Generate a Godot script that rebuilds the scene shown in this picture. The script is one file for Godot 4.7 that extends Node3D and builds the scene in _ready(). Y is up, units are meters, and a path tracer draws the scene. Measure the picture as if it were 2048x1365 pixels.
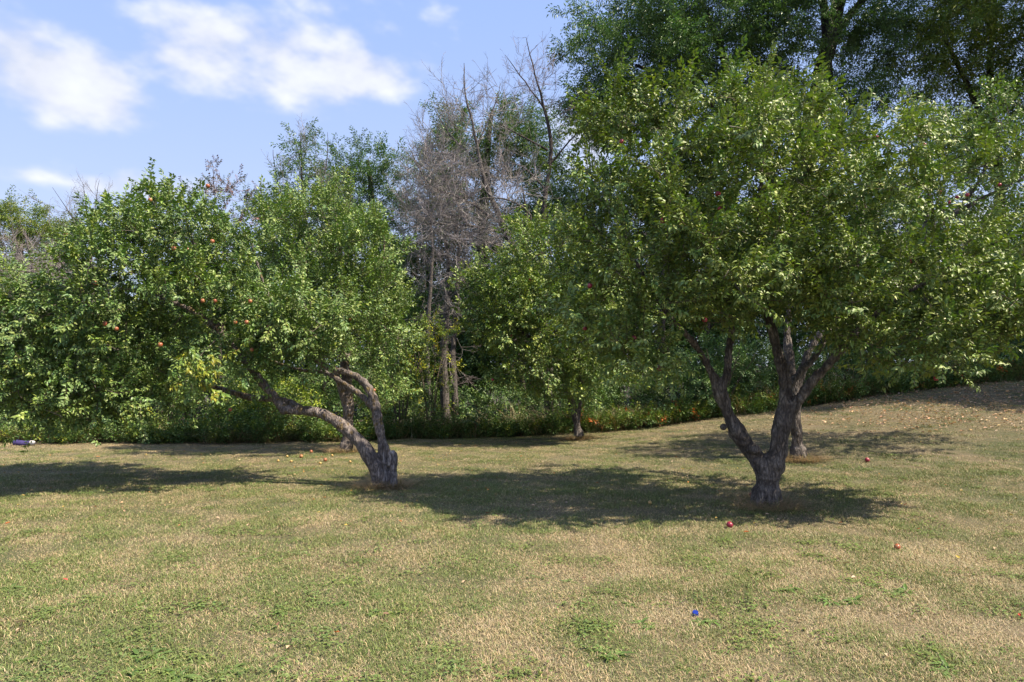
extends Node3D
# An old orchard corner: apple trees on a mown, half dry lawn in front of a wood edge, late summer sun.

const F := 1359.0                       # focal length in photo pixels (photo 2048 x 1365)
const EYE := Vector3(0, 1.6, 0)
var pitch := atan(57.5 / 1359.0)
var rng := RandomNumberGenerator.new()
var nz := FastNoiseLite.new()           # broad noise
var nf := FastNoiseLite.new()           # fine noise
var M := {}                             # materials
var S := {}                             # shared meshes
var names := {}
var total_sprigs := 0

# ---------------------------------------------------------------- small helpers
class Buf:
	var v := PackedVector3Array()
	var n := PackedVector3Array()
	var c := PackedColorArray()
	var ix := PackedInt32Array()
	func mesh(mat: Material) -> ArrayMesh:
		var a := []
		a.resize(Mesh.ARRAY_MAX)
		a[Mesh.ARRAY_VERTEX] = v
		if n.size() == v.size():
			a[Mesh.ARRAY_NORMAL] = n
		if c.size() == v.size():
			a[Mesh.ARRAY_COLOR] = c
		a[Mesh.ARRAY_INDEX] = ix
		var m := ArrayMesh.new()
		m.add_surface_from_arrays(Mesh.PRIMITIVE_TRIANGLES, a)
		m.surface_set_material(0, mat)
		return m

func rf(a: float, b: float) -> float:
	return rng.randf_range(a, b)

func rdir() -> Vector3:
	var y := rf(-1, 1)
	var a := rf(0, TAU)
	var r := sqrt(1.0 - y * y)
	return Vector3(cos(a) * r, y, sin(a) * r)

func sm(a: float, b: float, x: float) -> float:
	return smoothstep(a, b, x)

func ray(px: float, py: float) -> Vector3:
	var x := (px - 1024.0) / F
	var y := -(py - 682.5) / F
	return Vector3(x, y * cos(pitch) + sin(pitch), y * sin(pitch) - cos(pitch))

func P(px: float, py: float, d: float) -> Vector3:      # photo pixel at distance d into the scene
	var r := ray(px, py)
	return EYE + r * (d / -r.z)

func hgt(x: float, z: float) -> float:                  # the ground: level, with a bank rising to the right at the back
	var d := -z
	var h := 1.40 * sm(-0.5, 14.0, x) * sm(6.5, 16.0, d)
	h += 0.9 * sm(14.0, 40.0, x) * sm(2.0, 18.0, d)
	h += 0.035 * nz.get_noise_2d(x * 3.0, z * 3.0)
	return h

func on_ground(px: float, py: float) -> Vector3:
	var r := ray(px, py)
	var d := 2.0
	while d < 60.0:
		var p := EYE + r * (d / -r.z)
		if p.y < hgt(p.x, p.z):
			var lo := d - 0.1
			var hi := d
			for i in 12:
				var m := (lo + hi) / 2.0
				p = EYE + r * (m / -r.z)
				if p.y < hgt(p.x, p.z):
					hi = m
				else:
					lo = m
			d = hi
			break
		d += 0.1
	var q := EYE + r * (d / -r.z)
	return Vector3(q.x, hgt(q.x, q.z), q.z)

func numbered(called: String) -> String:
	var k: int = names.get(called, 0)
	names[called] = k + 1
	return called if k == 0 else "%s_%03d" % [called, k]

func tag(o: Node, label: String, category: String, group := "", kind := "") -> void:
	if label: o.set_meta("label", label)
	if category: o.set_meta("category", category)
	if group: o.set_meta("group", group)
	if kind: o.set_meta("kind", kind)

func thing(called: String, label: String, category: String, at := Vector3.ZERO, group := "") -> Node3D:
	var o := Node3D.new()
	o.name = numbered(called)
	add_child(o)
	o.position = at
	tag(o, label, category, group)
	return o

func part(called: String, m: Mesh, parent: Node, at := Vector3.ZERO, kind := "") -> MeshInstance3D:
	var o := MeshInstance3D.new()
	o.name = called
	o.mesh = m
	parent.add_child(o, true)
	o.position = at
	if kind: o.set_meta("kind", kind)
	return o

func scatter(called: String, m: Mesh, xf: Array, tint: PackedColorArray, parent: Node) -> MultiMeshInstance3D:
	var mm := MultiMesh.new()
	mm.transform_format = MultiMesh.TRANSFORM_3D
	mm.use_colors = true
	mm.mesh = m
	mm.instance_count = xf.size()
	for i in xf.size():
		mm.set_instance_transform(i, xf[i])
		mm.set_instance_color(i, tint[i])
	var o := MultiMeshInstance3D.new()
	o.multimesh = mm
	o.name = called
	parent.add_child(o, true)
	o.set_meta("kind", "stuff")
	return o

func frame_of(z: Vector3, up := Vector3.UP) -> Basis:   # z along the twig, y as near to up as it goes
	z = z.normalized()
	if absf(z.dot(up)) > 0.97:
		up = Vector3(1, 0.1, 0.2).normalized()
	var x := up.cross(z).normalized()
	return Basis(x, z.cross(x), z)

func tube(b: Buf, pts: PackedVector3Array, rad: PackedFloat32Array, sides: int, col: Color, rough := 0.0) -> void:
	var n := pts.size()
	if n < 2: return
	var start := b.v.size()
	var d0 := (pts[1] - pts[0]).normalized()
	var u := d0.cross(Vector3(0.31, 0.2, 0.93)).normalized()
	for i in n:
		var d := (pts[mini(i + 1, n - 1)] - pts[maxi(i - 1, 0)]).normalized()
		u = (u - d * u.dot(d)).normalized()
		var w := d.cross(u)
		for k in sides:
			var a := TAU * k / sides
			var o := u * cos(a) + w * sin(a)
			var r := rad[i]
			var s := 1.0
			if rough > 0.0:
				var q := pts[i] + o * r
				s = 1.0 + rough * nf.get_noise_3d(q.x * 22.0, q.y * 7.0, q.z * 22.0)
				r *= s
			b.v.append(pts[i] + o * r)
			b.n.append(o)
			b.c.append(col * (0.55 + 0.45 * s) if rough > 0.0 else col)
	for i in n - 1:
		for k in sides:
			var p := start + i * sides + k
			var q := start + i * sides + (k + 1) % sides
			b.ix.append_array(PackedInt32Array([p, p + sides, q, q, p + sides, q + sides]))

# a leaf: folded along the midrib and curling down to its tip. detail 2: eight faces, 1: four, 0: two
func leaf(b: Buf, at: Vector3, dir: Vector3, up: Vector3, ln: float, wd: float, fold: float, curl: float, col: Color, detail := 2) -> void:
	var z := dir.normalized()
	var x := up.cross(z)
	if x.length() < 0.05: x = Vector3.RIGHT.cross(z)
	x = x.normalized()
	var y := z.cross(x)
	var s := b.v.size()
	if detail == 2:
		var m := [0.0, 0.32, 0.7, 1.0]
		for t in m:
			b.v.append(at + z * ln * (t - 0.12 * curl * t * t) - y * ln * curl * t * t)
		for e in [[0.32, 0.5], [0.7, 0.36]]:
			for sd in [-1.0, 1.0]:
				var t: float = e[0]
				b.v.append(at + z * ln * (t - 0.12 * curl * t * t) + y * (fold * wd * e[1] - ln * curl * t * t) + x * wd * e[1] * sd)
		# 0..3 midrib, 4 L1, 5 R1, 6 L2, 7 R2
		for k in 8: b.c.append(col)
		b.ix.append_array(PackedInt32Array([s, s + 4, s + 1, s, s + 1, s + 5, s + 4, s + 6, s + 2, s + 4, s + 2, s + 1, s + 1, s + 2, s + 7, s + 1, s + 7, s + 5, s + 6, s + 3, s + 2, s + 2, s + 3, s + 7]))
	elif detail == 1:
		b.v.append(at)
		b.v.append(at + z * ln * 0.5 - y * ln * curl * 0.25)
		b.v.append(at + z * ln * (1.0 - 0.12 * curl) - y * ln * curl)
		b.v.append(at + z * ln * 0.45 - x * wd * 0.5 + y * (fold * wd * 0.5 - ln * curl * 0.25))
		b.v.append(at + z * ln * 0.45 + x * wd * 0.5 + y * (fold * wd * 0.5 - ln * curl * 0.25))
		for k in 5: b.c.append(col)
		b.ix.append_array(PackedInt32Array([s, s + 3, s + 1, s + 3, s + 2, s + 1, s, s + 1, s + 4, s + 1, s + 2, s + 4]))
	else:
		b.v.append(at)
		b.v.append(at + z * ln - y * ln * curl)
		b.v.append(at + z * ln * 0.45 - x * wd * 0.5 + y * fold * wd * 0.5)
		b.v.append(at + z * ln * 0.45 + x * wd * 0.5 + y * fold * wd * 0.5)
		for k in 4: b.c.append(col)
		b.ix.append_array(PackedInt32Array([s, s + 2, s + 1, s, s + 1, s + 3]))

func vary(c: Color, amount: float) -> Color:
	var k := 1.0 + rf(-amount, amount)
	return Color(c.r * k * (1.0 + rf(-amount, amount) * 0.4), c.g * k, c.b * k * (1.0 + rf(-amount, amount) * 0.5))

# ---------------------------------------------------------------- sprigs (shared leaf and twig meshes)
func leaf_sprig(count: int, reach: float, ln: float, wd: float, detail: int, cols: Array, wide := 0.6, droop := 0.35) -> ArrayMesh:
	var b := Buf.new()
	var tw := PackedVector3Array()
	var tr := PackedFloat32Array()
	for k in 4:
		var t := k / 3.0
		tw.append(Vector3(0, 0.06 * reach * t * t, reach * t))
		tr.append(0.0028 * (1.0 - 0.6 * t))
	var bark := Color(0.09, 0.065, 0.05)
	var s := b.v.size()
	# twig as flat three sided strip without normals
	for k in 4:
		for a in 3:
			b.v.append(tw[k] + Vector3(cos(a * TAU / 3), sin(a * TAU / 3), 0) * tr[k])
			b.c.append(bark)
	for k in 3:
		for a in 3:
			var p := s + k * 3 + a
			var q := s + k * 3 + (a + 1) % 3
			b.ix.append_array(PackedInt32Array([p, p + 3, q, q, p + 3, q + 3]))
	for k in count:
		var t := (k + rf(0.0, 1.0)) / count
		var a := k * 2.4 + rf(-0.5, 0.5)
		var base := Vector3(0, 0.06 * reach * t * t, reach * (0.08 + 0.92 * t))
		var out := Vector3(cos(a), sin(a) * 0.55 + rf(-0.1, 0.25), lerpf(0.35, 1.1, t) + rf(-0.2, 0.2)).normalized()
		base += out * wide * rf(0.0, 0.16) * reach
		var up := (Vector3(0, 1, 0) + rdir() * 0.62).normalized()
		var sz := rf(0.65, 1.15)
		var c: Color = cols[rng.randi() % cols.size()]
		leaf(b, base, out, up, ln * sz, wd * sz * rf(0.85, 1.1), rf(0.15, 0.55), rf(0.5, 1.5) * droop, vary(c, 0.22), detail)
	return b.mesh(M.leaf)

func bare_sprig(reach: float, r0: float, col: Color, count := 9) -> ArrayMesh:
	var b := Buf.new()
	var mainp := PackedVector3Array()
	var mainr := PackedFloat32Array()
	for k in 6:
		var t := k / 5.0
		mainp.append(Vector3(sin(t * 3.0) * 0.05 * reach, 0.1 * reach * t * t, reach * t))
		mainr.append(r0 * (1.0 - 0.75 * t))
	tube(b, mainp, mainr, 3, col)
	for k in count:
		var t := rf(0.1, 0.95)
		var at := Vector3(sin(t * 3.0) * 0.05 * reach, 0.1 * reach * t * t, reach * t)
		var a := rf(0, TAU)
		var d := Vector3(cos(a) * 0.7, sin(a) * 0.6 + 0.2, 0.75).normalized()
		var l := reach * rf(0.18, 0.5) * (1.1 - 0.6 * t)
		var e := at + d * l
		var mid := at + d * l * 0.5 + rdir() * l * 0.08
		tube(b, PackedVector3Array([at, mid, e]), PackedFloat32Array([r0 * 0.5, r0 * 0.4, r0 * 0.25]), 3, col)
		if k % 2 == 0:
			var e2 := mid + (d + rdir() * 0.7).normalized() * l * 0.5
			tube(b, PackedVector3Array([mid, e2]), PackedFloat32Array([r0 * 0.35, r0 * 0.22]), 3, col)
	return b.mesh(M.bark_plain)

# ---------------------------------------------------------------- trunks as one continuous surface (distance field + surface nets)
# bones: [a, b, ra, rb]; the field is filled only near the bones
func net_mesh(bones: Array, cell: float, k_join: float, furrow: float, paint: Callable, mat: Material) -> ArrayMesh:
	var lo := Vector3(1e9, 1e9, 1e9)
	var hi := -lo
	for e in bones:
		var r: float = maxf(e[2], e[3]) + cell * 5.0
		for q in [e[0], e[1]]:
			lo = lo.min(q - Vector3.ONE * r)
			hi = hi.max(q + Vector3.ONE * r)
	var nx := int((hi.x - lo.x) / cell) + 2
	var ny := int((hi.y - lo.y) / cell) + 2
	var nzz := int((hi.z - lo.z) / cell) + 2
	var f := PackedFloat32Array()
	f.resize(nx * ny * nzz)
	f.fill(9.0)
	var touched := PackedInt32Array()
	for e in bones:
		var a: Vector3 = e[0]
		var bb: Vector3 = e[1]
		var ra: float = e[2]
		var rb: float = e[3]
		var ab := bb - a
		var l := maxf(ab.length(), 1e-4)
		var dir := ab / l
		var reach := maxf(ra, rb) + cell * 3.5
		var p0 := (a.min(bb) - Vector3.ONE * reach - lo) / cell
		var p1 := (a.max(bb) + Vector3.ONE * reach - lo) / cell
		for iz in range(maxi(0, int(p0.z)), mini(nzz - 1, int(p1.z) + 1)):
			for iy in range(maxi(0, int(p0.y)), mini(ny - 1, int(p1.y) + 1)):
				for ix in range(maxi(0, int(p0.x)), mini(nx - 1, int(p1.x) + 1)):
					var q := lo + Vector3(ix, iy, iz) * cell
					var w := q - a
					var t := clampf(w.dot(dir) / l, 0.0, 1.0)
					var off := w - ab * t
					var rr := ra + (rb - ra) * t
					var d := off.length() - rr
					if d > cell * 3.5: continue
					if d < -cell * 4.0:
						d = -cell * 4.0
					elif furrow > 0.0:
						var al := w.dot(dir) + a.y * 3.1
						d += furrow * minf(1.0, rr / 0.09) * nf.get_noise_3d(off.x * 19.0 + dir.x * al * 4.0, off.y * 19.0 + dir.y * al * 4.0, off.z * 19.0 + dir.z * al * 4.0)
						d += furrow * 1.9 * minf(1.0, rr / 0.09) * nz.get_noise_3d(q.x * 34.0, q.y * 24.0, q.z * 34.0)
					var at := (iz * ny + iy) * nx + ix
					var old := f[at]
					if old > 8.0:
						touched.append(at)
						f[at] = d
					else:
						var hh := maxf(k_join - absf(old - d), 0.0) / k_join
						f[at] = minf(old, d) - hh * hh * k_join * 0.25
	var b := Buf.new()
	var vid := {}
	var sx := 1
	var sy := nx
	var sz := nx * ny
	var corner := [0, sx, sy, sx + sy, sz, sx + sz, sy + sz, sx + sy + sz]
	var co := [Vector3(0, 0, 0), Vector3(1, 0, 0), Vector3(0, 1, 0), Vector3(1, 1, 0), Vector3(0, 0, 1), Vector3(1, 0, 1), Vector3(0, 1, 1), Vector3(1, 1, 1)]
	var edges := [[0, 1], [2, 3], [4, 5], [6, 7], [0, 2], [1, 3], [4, 6], [5, 7], [0, 4], [1, 5], [2, 6], [3, 7]]
	var total := f.size()
	for at in touched:
		if at + sx + sy + sz >= total: continue
		var neg := 0
		for k in 8:
			if f[at + corner[k]] < 0.0: neg += 1
		if neg == 0 or neg == 8: continue
		var sum := Vector3.ZERO
		var cnt := 0
		for e in edges:
			var fa := f[at + corner[e[0]]]
			var fb := f[at + corner[e[1]]]
			if (fa < 0.0) != (fb < 0.0):
				sum += (co[e[0]] as Vector3).lerp(co[e[1]], fa / (fa - fb))
				cnt += 1
		var base := Vector3(at % nx, (at / nx) % ny, at / sz)
		vid[at] = b.v.size()
		b.v.append(lo + (base + sum / cnt) * cell)
	for at in touched:
		var fa := f[at]
		for ax in 3:
			var st: int = [sx, sy, sz][ax]
			if at + st >= total: continue
			var fb := f[at + st]
			if (fa < 0.0) == (fb < 0.0): continue
			var u: int = [sy, sz, sx][ax]
			var w: int = [sz, sx, sy][ax]
			var c0: int = at - u - w
			var c1: int = at - w
			var c2: int = at
			var c3: int = at - u
			if not (vid.has(c0) and vid.has(c1) and vid.has(c2) and vid.has(c3)): continue
			var i0: int = vid[c0]
			var i1: int = vid[c1]
			var i2: int = vid[c2]
			var i3: int = vid[c3]
			if fa < 0.0:
				b.ix.append_array(PackedInt32Array([i0, i2, i1, i0, i3, i2]))
			else:
				b.ix.append_array(PackedInt32Array([i0, i1, i2, i0, i2, i3]))
	b.n.resize(b.v.size())
	for k in range(0, b.ix.size(), 3):
		var p := b.v[b.ix[k]]
		var nn := (b.v[b.ix[k + 2]] - p).cross(b.v[b.ix[k + 1]] - p)
		for j in 3:
			b.n[b.ix[k + j]] += nn
	for k in b.v.size():
		b.n[k] = b.n[k].normalized()
		b.c.append(paint.call(b.v[k], b.n[k]))
	return b.mesh(mat)

func bones_of(lines: Array) -> Array:           # each line: array of [Vector3, radius], smoothed and cut into short bones
	var out := []
	for ln in lines:
		var s: Array = smooth_line(ln, 0.1)
		for i in s.size() - 1:
			out.append([s[i][0], s[i + 1][0], s[i][1] * knob(s[i][0]), s[i + 1][1] * knob(s[i + 1][0])])
	return out

func knob(p: Vector3) -> float:                 # old stems swell and narrow along their length
	return 0.71 * (1.0 + 0.34 * nz.get_noise_3d(p.x * 22.0, p.y * 22.0, p.z * 22.0 + 9.0))

func smooth_line(ln: Array, step: float) -> Array:
	var out := []
	for i in ln.size() - 1:
		var p0: Vector3 = ln[maxi(i - 1, 0)][0]
		var p1: Vector3 = ln[i][0]
		var p2: Vector3 = ln[i + 1][0]
		var p3: Vector3 = ln[mini(i + 2, ln.size() - 1)][0]
		var n := maxi(1, int(p1.distance_to(p2) / step))
		for k in n:
			var t := float(k) / n
			out.append([p1.cubic_interpolate(p2, p0, p3, t), lerpf(ln[i][1], ln[i + 1][1], t)])
	out.append(ln[-1])
	return out

# ---------------------------------------------------------------- growing a tree
# lines: main stems in world space; blobs: [centre, radii, branches]; returns branches as [points, radii]
func grow(lines: Array, blobs: Array, up_bias: float, thick: float, tip: float, wiggle: float, reuse := 1.0) -> Array:
	var pos := PackedVector3Array()
	var dir := PackedVector3Array()
	var rad := PackedFloat32Array()
	for ln in lines:
		var s: Array = smooth_line(ln, 0.18)
		var from := int(s.size() * 0.45) if ln.size() > 2 else 0
		for i in range(from, s.size()):
			pos.append(s[i][0])
			rad.append(s[i][1])
			dir.append(((s[mini(i + 1, s.size() - 1)][0] as Vector3) - (s[maxi(i - 1, 0)][0] as Vector3)).normalized())
	var want := []
	for bl in blobs:
		for k in bl[2]:
			var out_d := rdir()
			var far := rng.randf() < 0.13 and out_d.y > 0.1
			var q: Vector3 = bl[0] + out_d * (bl[1] as Vector3) * (rf(1.03, 1.22) if far else pow(rng.randf(), 0.4))
			var near := 1e9
			for i in range(0, pos.size(), 2):
				near = minf(near, q.distance_squared_to(pos[i]))
			want.append([near, q])
	want.sort_custom(func(a, b): return a[0] < b[0])
	var out := []
	for w in want:
		var q: Vector3 = w[1]
		var best := 1e9
		var j := 0
		for i in pos.size():
			var dv := q - pos[i]
			var dl := dv.length()
			var cost := dl * (1.35 - 0.55 * dir[i].dot(dv) / maxf(dl, 0.01))
			if cost < best:
				best = cost
				j = i
		var a := pos[j]
		var to := q - a
		var l := to.length()
		if l < 0.08: continue
		var tn := to / l
		var p1 := a + (dir[j] * 0.45 + tn * 0.75).normalized() * l * 0.38
		var ed := (tn + Vector3.UP * up_bias + rdir() * 0.35).normalized()
		var p2 := q - ed * l * 0.32
		var n := maxi(3, int(l / 0.16))
		var pts := PackedVector3Array()
		var rr := PackedFloat32Array()
		var r0 := minf(rad[j] * 0.72, tip + l * thick)
		for k in n + 1:
			var t := float(k) / n
			var p := a.bezier_interpolate(p1, p2, q, t)
			if k > 0 and k < n: p += rdir() * wiggle * minf(l, 0.6)
			pts.append(p)
			rr.append(lerpf(r0, tip, t))
		for k in range(1, n + 1):
			pos.append(pts[k])
			rad.append(rr[k] * reuse)
			dir.append((pts[k] - pts[k - 1]).normalized())
		out.append([pts, rr])
	return out

func branch_mesh(br: Array, sides: int, col: Color) -> ArrayMesh:
	var b := Buf.new()
	for e in br:
		tube(b, e[0], e[1], sides, col * rf(0.8, 1.2))
	return b.mesh(M.bark_plain)

# sprigs along the branches: sp = {mesh, per_m, size, up, spread, tints, from}
func dress(t: Node3D, br: Array, sp: Dictionary, called := "crown") -> void:
	var sets := []
	for k in sp.mesh.size(): sets.append([[], PackedColorArray()])
	for e in br:
		var pts: PackedVector3Array = e[0]
		var n := pts.size()
		for i in range(0, n - 1):
			var fr := float(i) / (n - 1)
			if fr < sp.get("from", 0.2): continue
			var l := pts[i].distance_to(pts[i + 1])
			var want: float = l * sp.per_m * lerpf(0.75, 1.3, fr)
			var cnt := int(want) + (1 if rng.randf() < want - int(want) else 0)
			if i == n - 2: cnt += 1
			var d := (pts[i + 1] - pts[i]).normalized()
			for k in cnt:
				var q: Vector3 = pts[i].lerp(pts[i + 1], rng.randf()) + rdir() * sp.spread * rng.randf()
				var z: Vector3 = (d * sp.get("along", 0.55) + rdir() * 0.75 + Vector3.UP * sp.up).normalized()
				var s: float = sp.size * rf(0.7, 1.25)
				var up := (Vector3.UP + rdir() * 0.3).normalized()
				var v: int = rng.randi() % sets.size()
				sets[v][0].append(Transform3D(frame_of(z, up).scaled(Vector3.ONE * s), q))
				var tint: Color = sp.tints[rng.randi() % sp.tints.size()]
				var pn := 0.5 + 0.5 * nz.get_noise_3d(q.x * 9.0, q.y * 9.0, q.z * 9.0)
				sets[v][1].append(vary(tint, 0.14) * lerpf(0.85, 1.15, pn))
	for v in sets.size():
		total_sprigs += sets[v][0].size()
		if sets[v][0].size():
			scatter(called, sp.mesh[v], sets[v][0], sets[v][1], t)

func localize(lines: Array, base: Vector3) -> Array:
	var out := []
	for ln in lines:
		var l2 := []
		for e in ln: l2.append([e[0] - base, e[1]])
		out.append(l2)
	return out

func px_lines(d: float, lines: Array) -> Array:     # [[px, py, depth offset, radius], ...] -> world
	var out := []
	for ln in lines:
		var l2 := []
		for e in ln: l2.append([P(e[0], e[1], d + e[2]), e[3]])
		out.append(l2)
	return out

func px_blobs(d: float, blobs: Array) -> Array:     # [px, py, depth offset, rx px, ry px, rz m, branches]
	var out := []
	for e in blobs:
		var dd: float = d + e[2]
		out.append([P(e[0], e[1], dd), Vector3(e[3] * dd / F, e[4] * dd / F, e[5]), e[6]])
	return out

# ---------------------------------------------------------------- a tree of the wood: tapering tube stems, branches, sprigs
func wood_tree(called: String, label: String, category: String, group: String, d: float, lines: Array, blobs: Array, o: Dictionary) -> Node3D:
	var wl: Array = px_lines(d, lines)
	var base: Vector3 = wl[0][0][0]
	base.y = hgt(base.x, base.z)
	wl[0].push_front([base - Vector3(0, 0.15, 0), wl[0][0][1] * 1.15])
	var t := thing(called, label, category, base, group)
	wl = localize(wl, base)
	var wb := []
	for e in px_blobs(d, blobs): wb.append([e[0] - base, e[1], e[2]])
	for k in wl.size():
		var s: Array = smooth_line(wl[k], 0.25)
		var pts := PackedVector3Array()
		var rr := PackedFloat32Array()
		for e in s:
			pts.append(e[0] + rdir() * 0.015)
			rr.append(e[1])
		var b := Buf.new()
		tube(b, pts, rr, 9, o.bark, 0.25)
		part("trunk" if k == 0 else "limb", b.mesh(M.bark), t)
	var br := grow(wl, wb, o.get("up_bias", 0.25), o.get("thick", 0.012), o.get("tip", 0.005), o.get("wiggle", 0.03))
	part("branches", branch_mesh(br, 4, o.bark), t, Vector3.ZERO, "stuff")
	if o.has("sprig"):
		dress(t, br, o.sprig)
	if o.has("sprig2"):
		dress(t, br, o.sprig2, "dead_twigs")
	return t

func apple_on(t: Node3D, px: float, py: float, d: float, mesh: Mesh, r: float) -> void:
	var p := P(px, py, d) - t.position
	var a := part("apple", mesh, t, p)
	a.scale = Vector3.ONE * r
	a.rotation = Vector3(rf(-0.3, 0.3), rf(0, TAU), rf(-0.3, 0.3))
	part("stem", S.stem, a, Vector3(0, 0.75, 0))

# ================================================================ the scene
func _ready() -> void:
	rng.seed = 4711
	nz.seed = 7; nz.frequency = 0.12; nz.fractal_octaves = 3
	nf.seed = 21; nf.frequency = 1.0; nf.fractal_octaves = 3
	camera_and_light()
	materials()
	meshes()
	ground()
	wood()
	understory()
	orchard()
	lawn_details()

func camera_and_light() -> void:
	var cam := Camera3D.new()
	cam.name = "camera"
	cam.fov = rad_to_deg(2.0 * atan(682.5 / F))
	cam.position = EYE
	cam.rotation.x = pitch
	cam.near = 0.1
	cam.far = 3000.0
	cam.current = true
	add_child(cam)
	var e := Environment.new()
	e.background_mode = Environment.BG_SKY
	e.tonemap_mode = Environment.TONE_MAPPER_LINEAR
	e.tonemap_exposure = 2.3
	e.sdfgi_enabled = true
	e.ssao_enabled = true
	e.ssil_enabled = true
	var sky := Sky.new()
	var pan := PanoramaSkyMaterial.new()
	pan.panorama = ImageTexture.create_from_image(sky_image(3072))
	sky.sky_material = pan
	e.sky = sky
	e.background_energy_multiplier = 1.0
	var we := WorldEnvironment.new()
	we.name = "environment"
	we.environment = e
	add_child(we)
	var sun := DirectionalLight3D.new()
	sun.name = "sun"
	sun.light_energy = 1.6
	sun.light_color = Color(1.0, 0.94, 0.84)
	sun.light_angular_distance = 0.5
	sun.shadow_enabled = true
	add_child(sun)
	sun.look_at_from_position(Vector3(7, 10, 2.7), Vector3.ZERO)

func sky_image(w: int) -> Image:
	var h := w / 2
	var cn := FastNoiseLite.new()
	cn.seed = 5; cn.frequency = 1.0; cn.fractal_octaves = 5; cn.fractal_gain = 0.58
	var data := PackedFloat32Array()
	data.resize(w * h * 3)
	# clouds in view: photo pixel, size in pixels, weight
	var spots := []
	for c in [[330, 60, 80, 50, 0.75], [420, 95, 120, 75, 1.0], [560, 95, 130, 80, 1.0], [690, 130, 120, 60, 1.0], [480, 165, 110, 40, 0.7], [760, 70, 80, 70, 0.6], [885, 45, 60, 50, 0.55], [600, 10, 200, 40, 0.7],
			[130, 160, 110, 60, 1.0], [30, 110, 90, 60, 0.9], [190, 195, 60, 30, 0.6], [130, 358, 110, 16, 0.55], [280, 375, 110, 32, 0.8], [1170, 290, 90, 70, 0.9], [1900, 560, 160, 120, 0.8], [1000, 10, 90, 22, 0.25], [900, 600, 200, 120, 0.7]]:
		var r := ray(c[0], c[1]).normalized()
		spots.append([atan2(r.x, -r.z), asin(r.y), c[2] / F, c[3] / F, c[4]])
	var low := Color(0.19, 0.19, 0.165)
	for row in h:
		var el := (0.5 - (row + 0.5) / h) * PI
		var se := sin(el)
		var ce := cos(el)
		for col in w:
			var i := (row * w + col) * 3
			if el < -0.01:
				data[i] = low.r; data[i + 1] = low.g; data[i + 2] = low.b
				continue
			var az := TAU * (col + 0.5) / w
			if az > PI: az -= TAU
			var k := pow(1.0 - clampf(se, 0, 1), 3.2)
			var c := Color(0.150, 0.228, 0.44).lerp(Color(0.375, 0.425, 0.505), k)
			var dv := Vector3(sin(az) * ce, se * 1.9, -cos(az) * ce)
			var base := cn.get_noise_3d(dv.x * 3.4, dv.y * 3.4, dv.z * 3.4)
			var fine := cn.get_noise_3d(dv.x * 9.0 + 31.0, dv.y * 9.0, dv.z * 9.0)
			var g := 0.0
			if absf(az) < 0.8 and el < 0.65:
				for s in spots:
					var dx: float = (az - s[0]) / s[2]
					var dy: float = (el - s[1]) / s[3]
					var q := dx * dx + dy * dy
					if q < 6.0: g = maxf(g, s[4] * exp(-q * 0.55))
			var out := clampf(maxf((absf(az) - 0.72) / 0.2, (el - 0.58) / 0.15), 0.0, 1.0)
			g = maxf(g, out * clampf(base * 1.6 + 0.38, 0.0, 0.95))
			var dens := sm(0.30, 1.02, g + (base * 0.5 + fine * 0.55) * minf(1.0, g * 2.2))
			dens *= 0.88
			var cl := Color(0.41, 0.42, 0.46) * (0.97 + 0.24 * fine)
			c = c.lerp(cl, dens)
			data[i] = c.r; data[i + 1] = c.g; data[i + 2] = c.b
	return Image.create_from_data(w, h, false, Image.FORMAT_RGBF, data.to_byte_array())

func noise_tex(freq: float, a: Color, b: Color, octaves := 4, normal := false, ridged := false) -> NoiseTexture2D:
	var n := FastNoiseLite.new()
	n.seed = int(freq * 10000)
	n.frequency = freq
	n.fractal_octaves = octaves
	if ridged:
		n.fractal_type = FastNoiseLite.FRACTAL_RIDGED
	var t := NoiseTexture2D.new()
	t.width = 512
	t.height = 512
	t.seamless = true
	t.noise = n
	t.as_normal_map = normal
	if not normal:
		var g := Gradient.new()
		g.set_color(0, a)
		g.set_color(1, b)
		t.color_ramp = g
	return t

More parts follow.
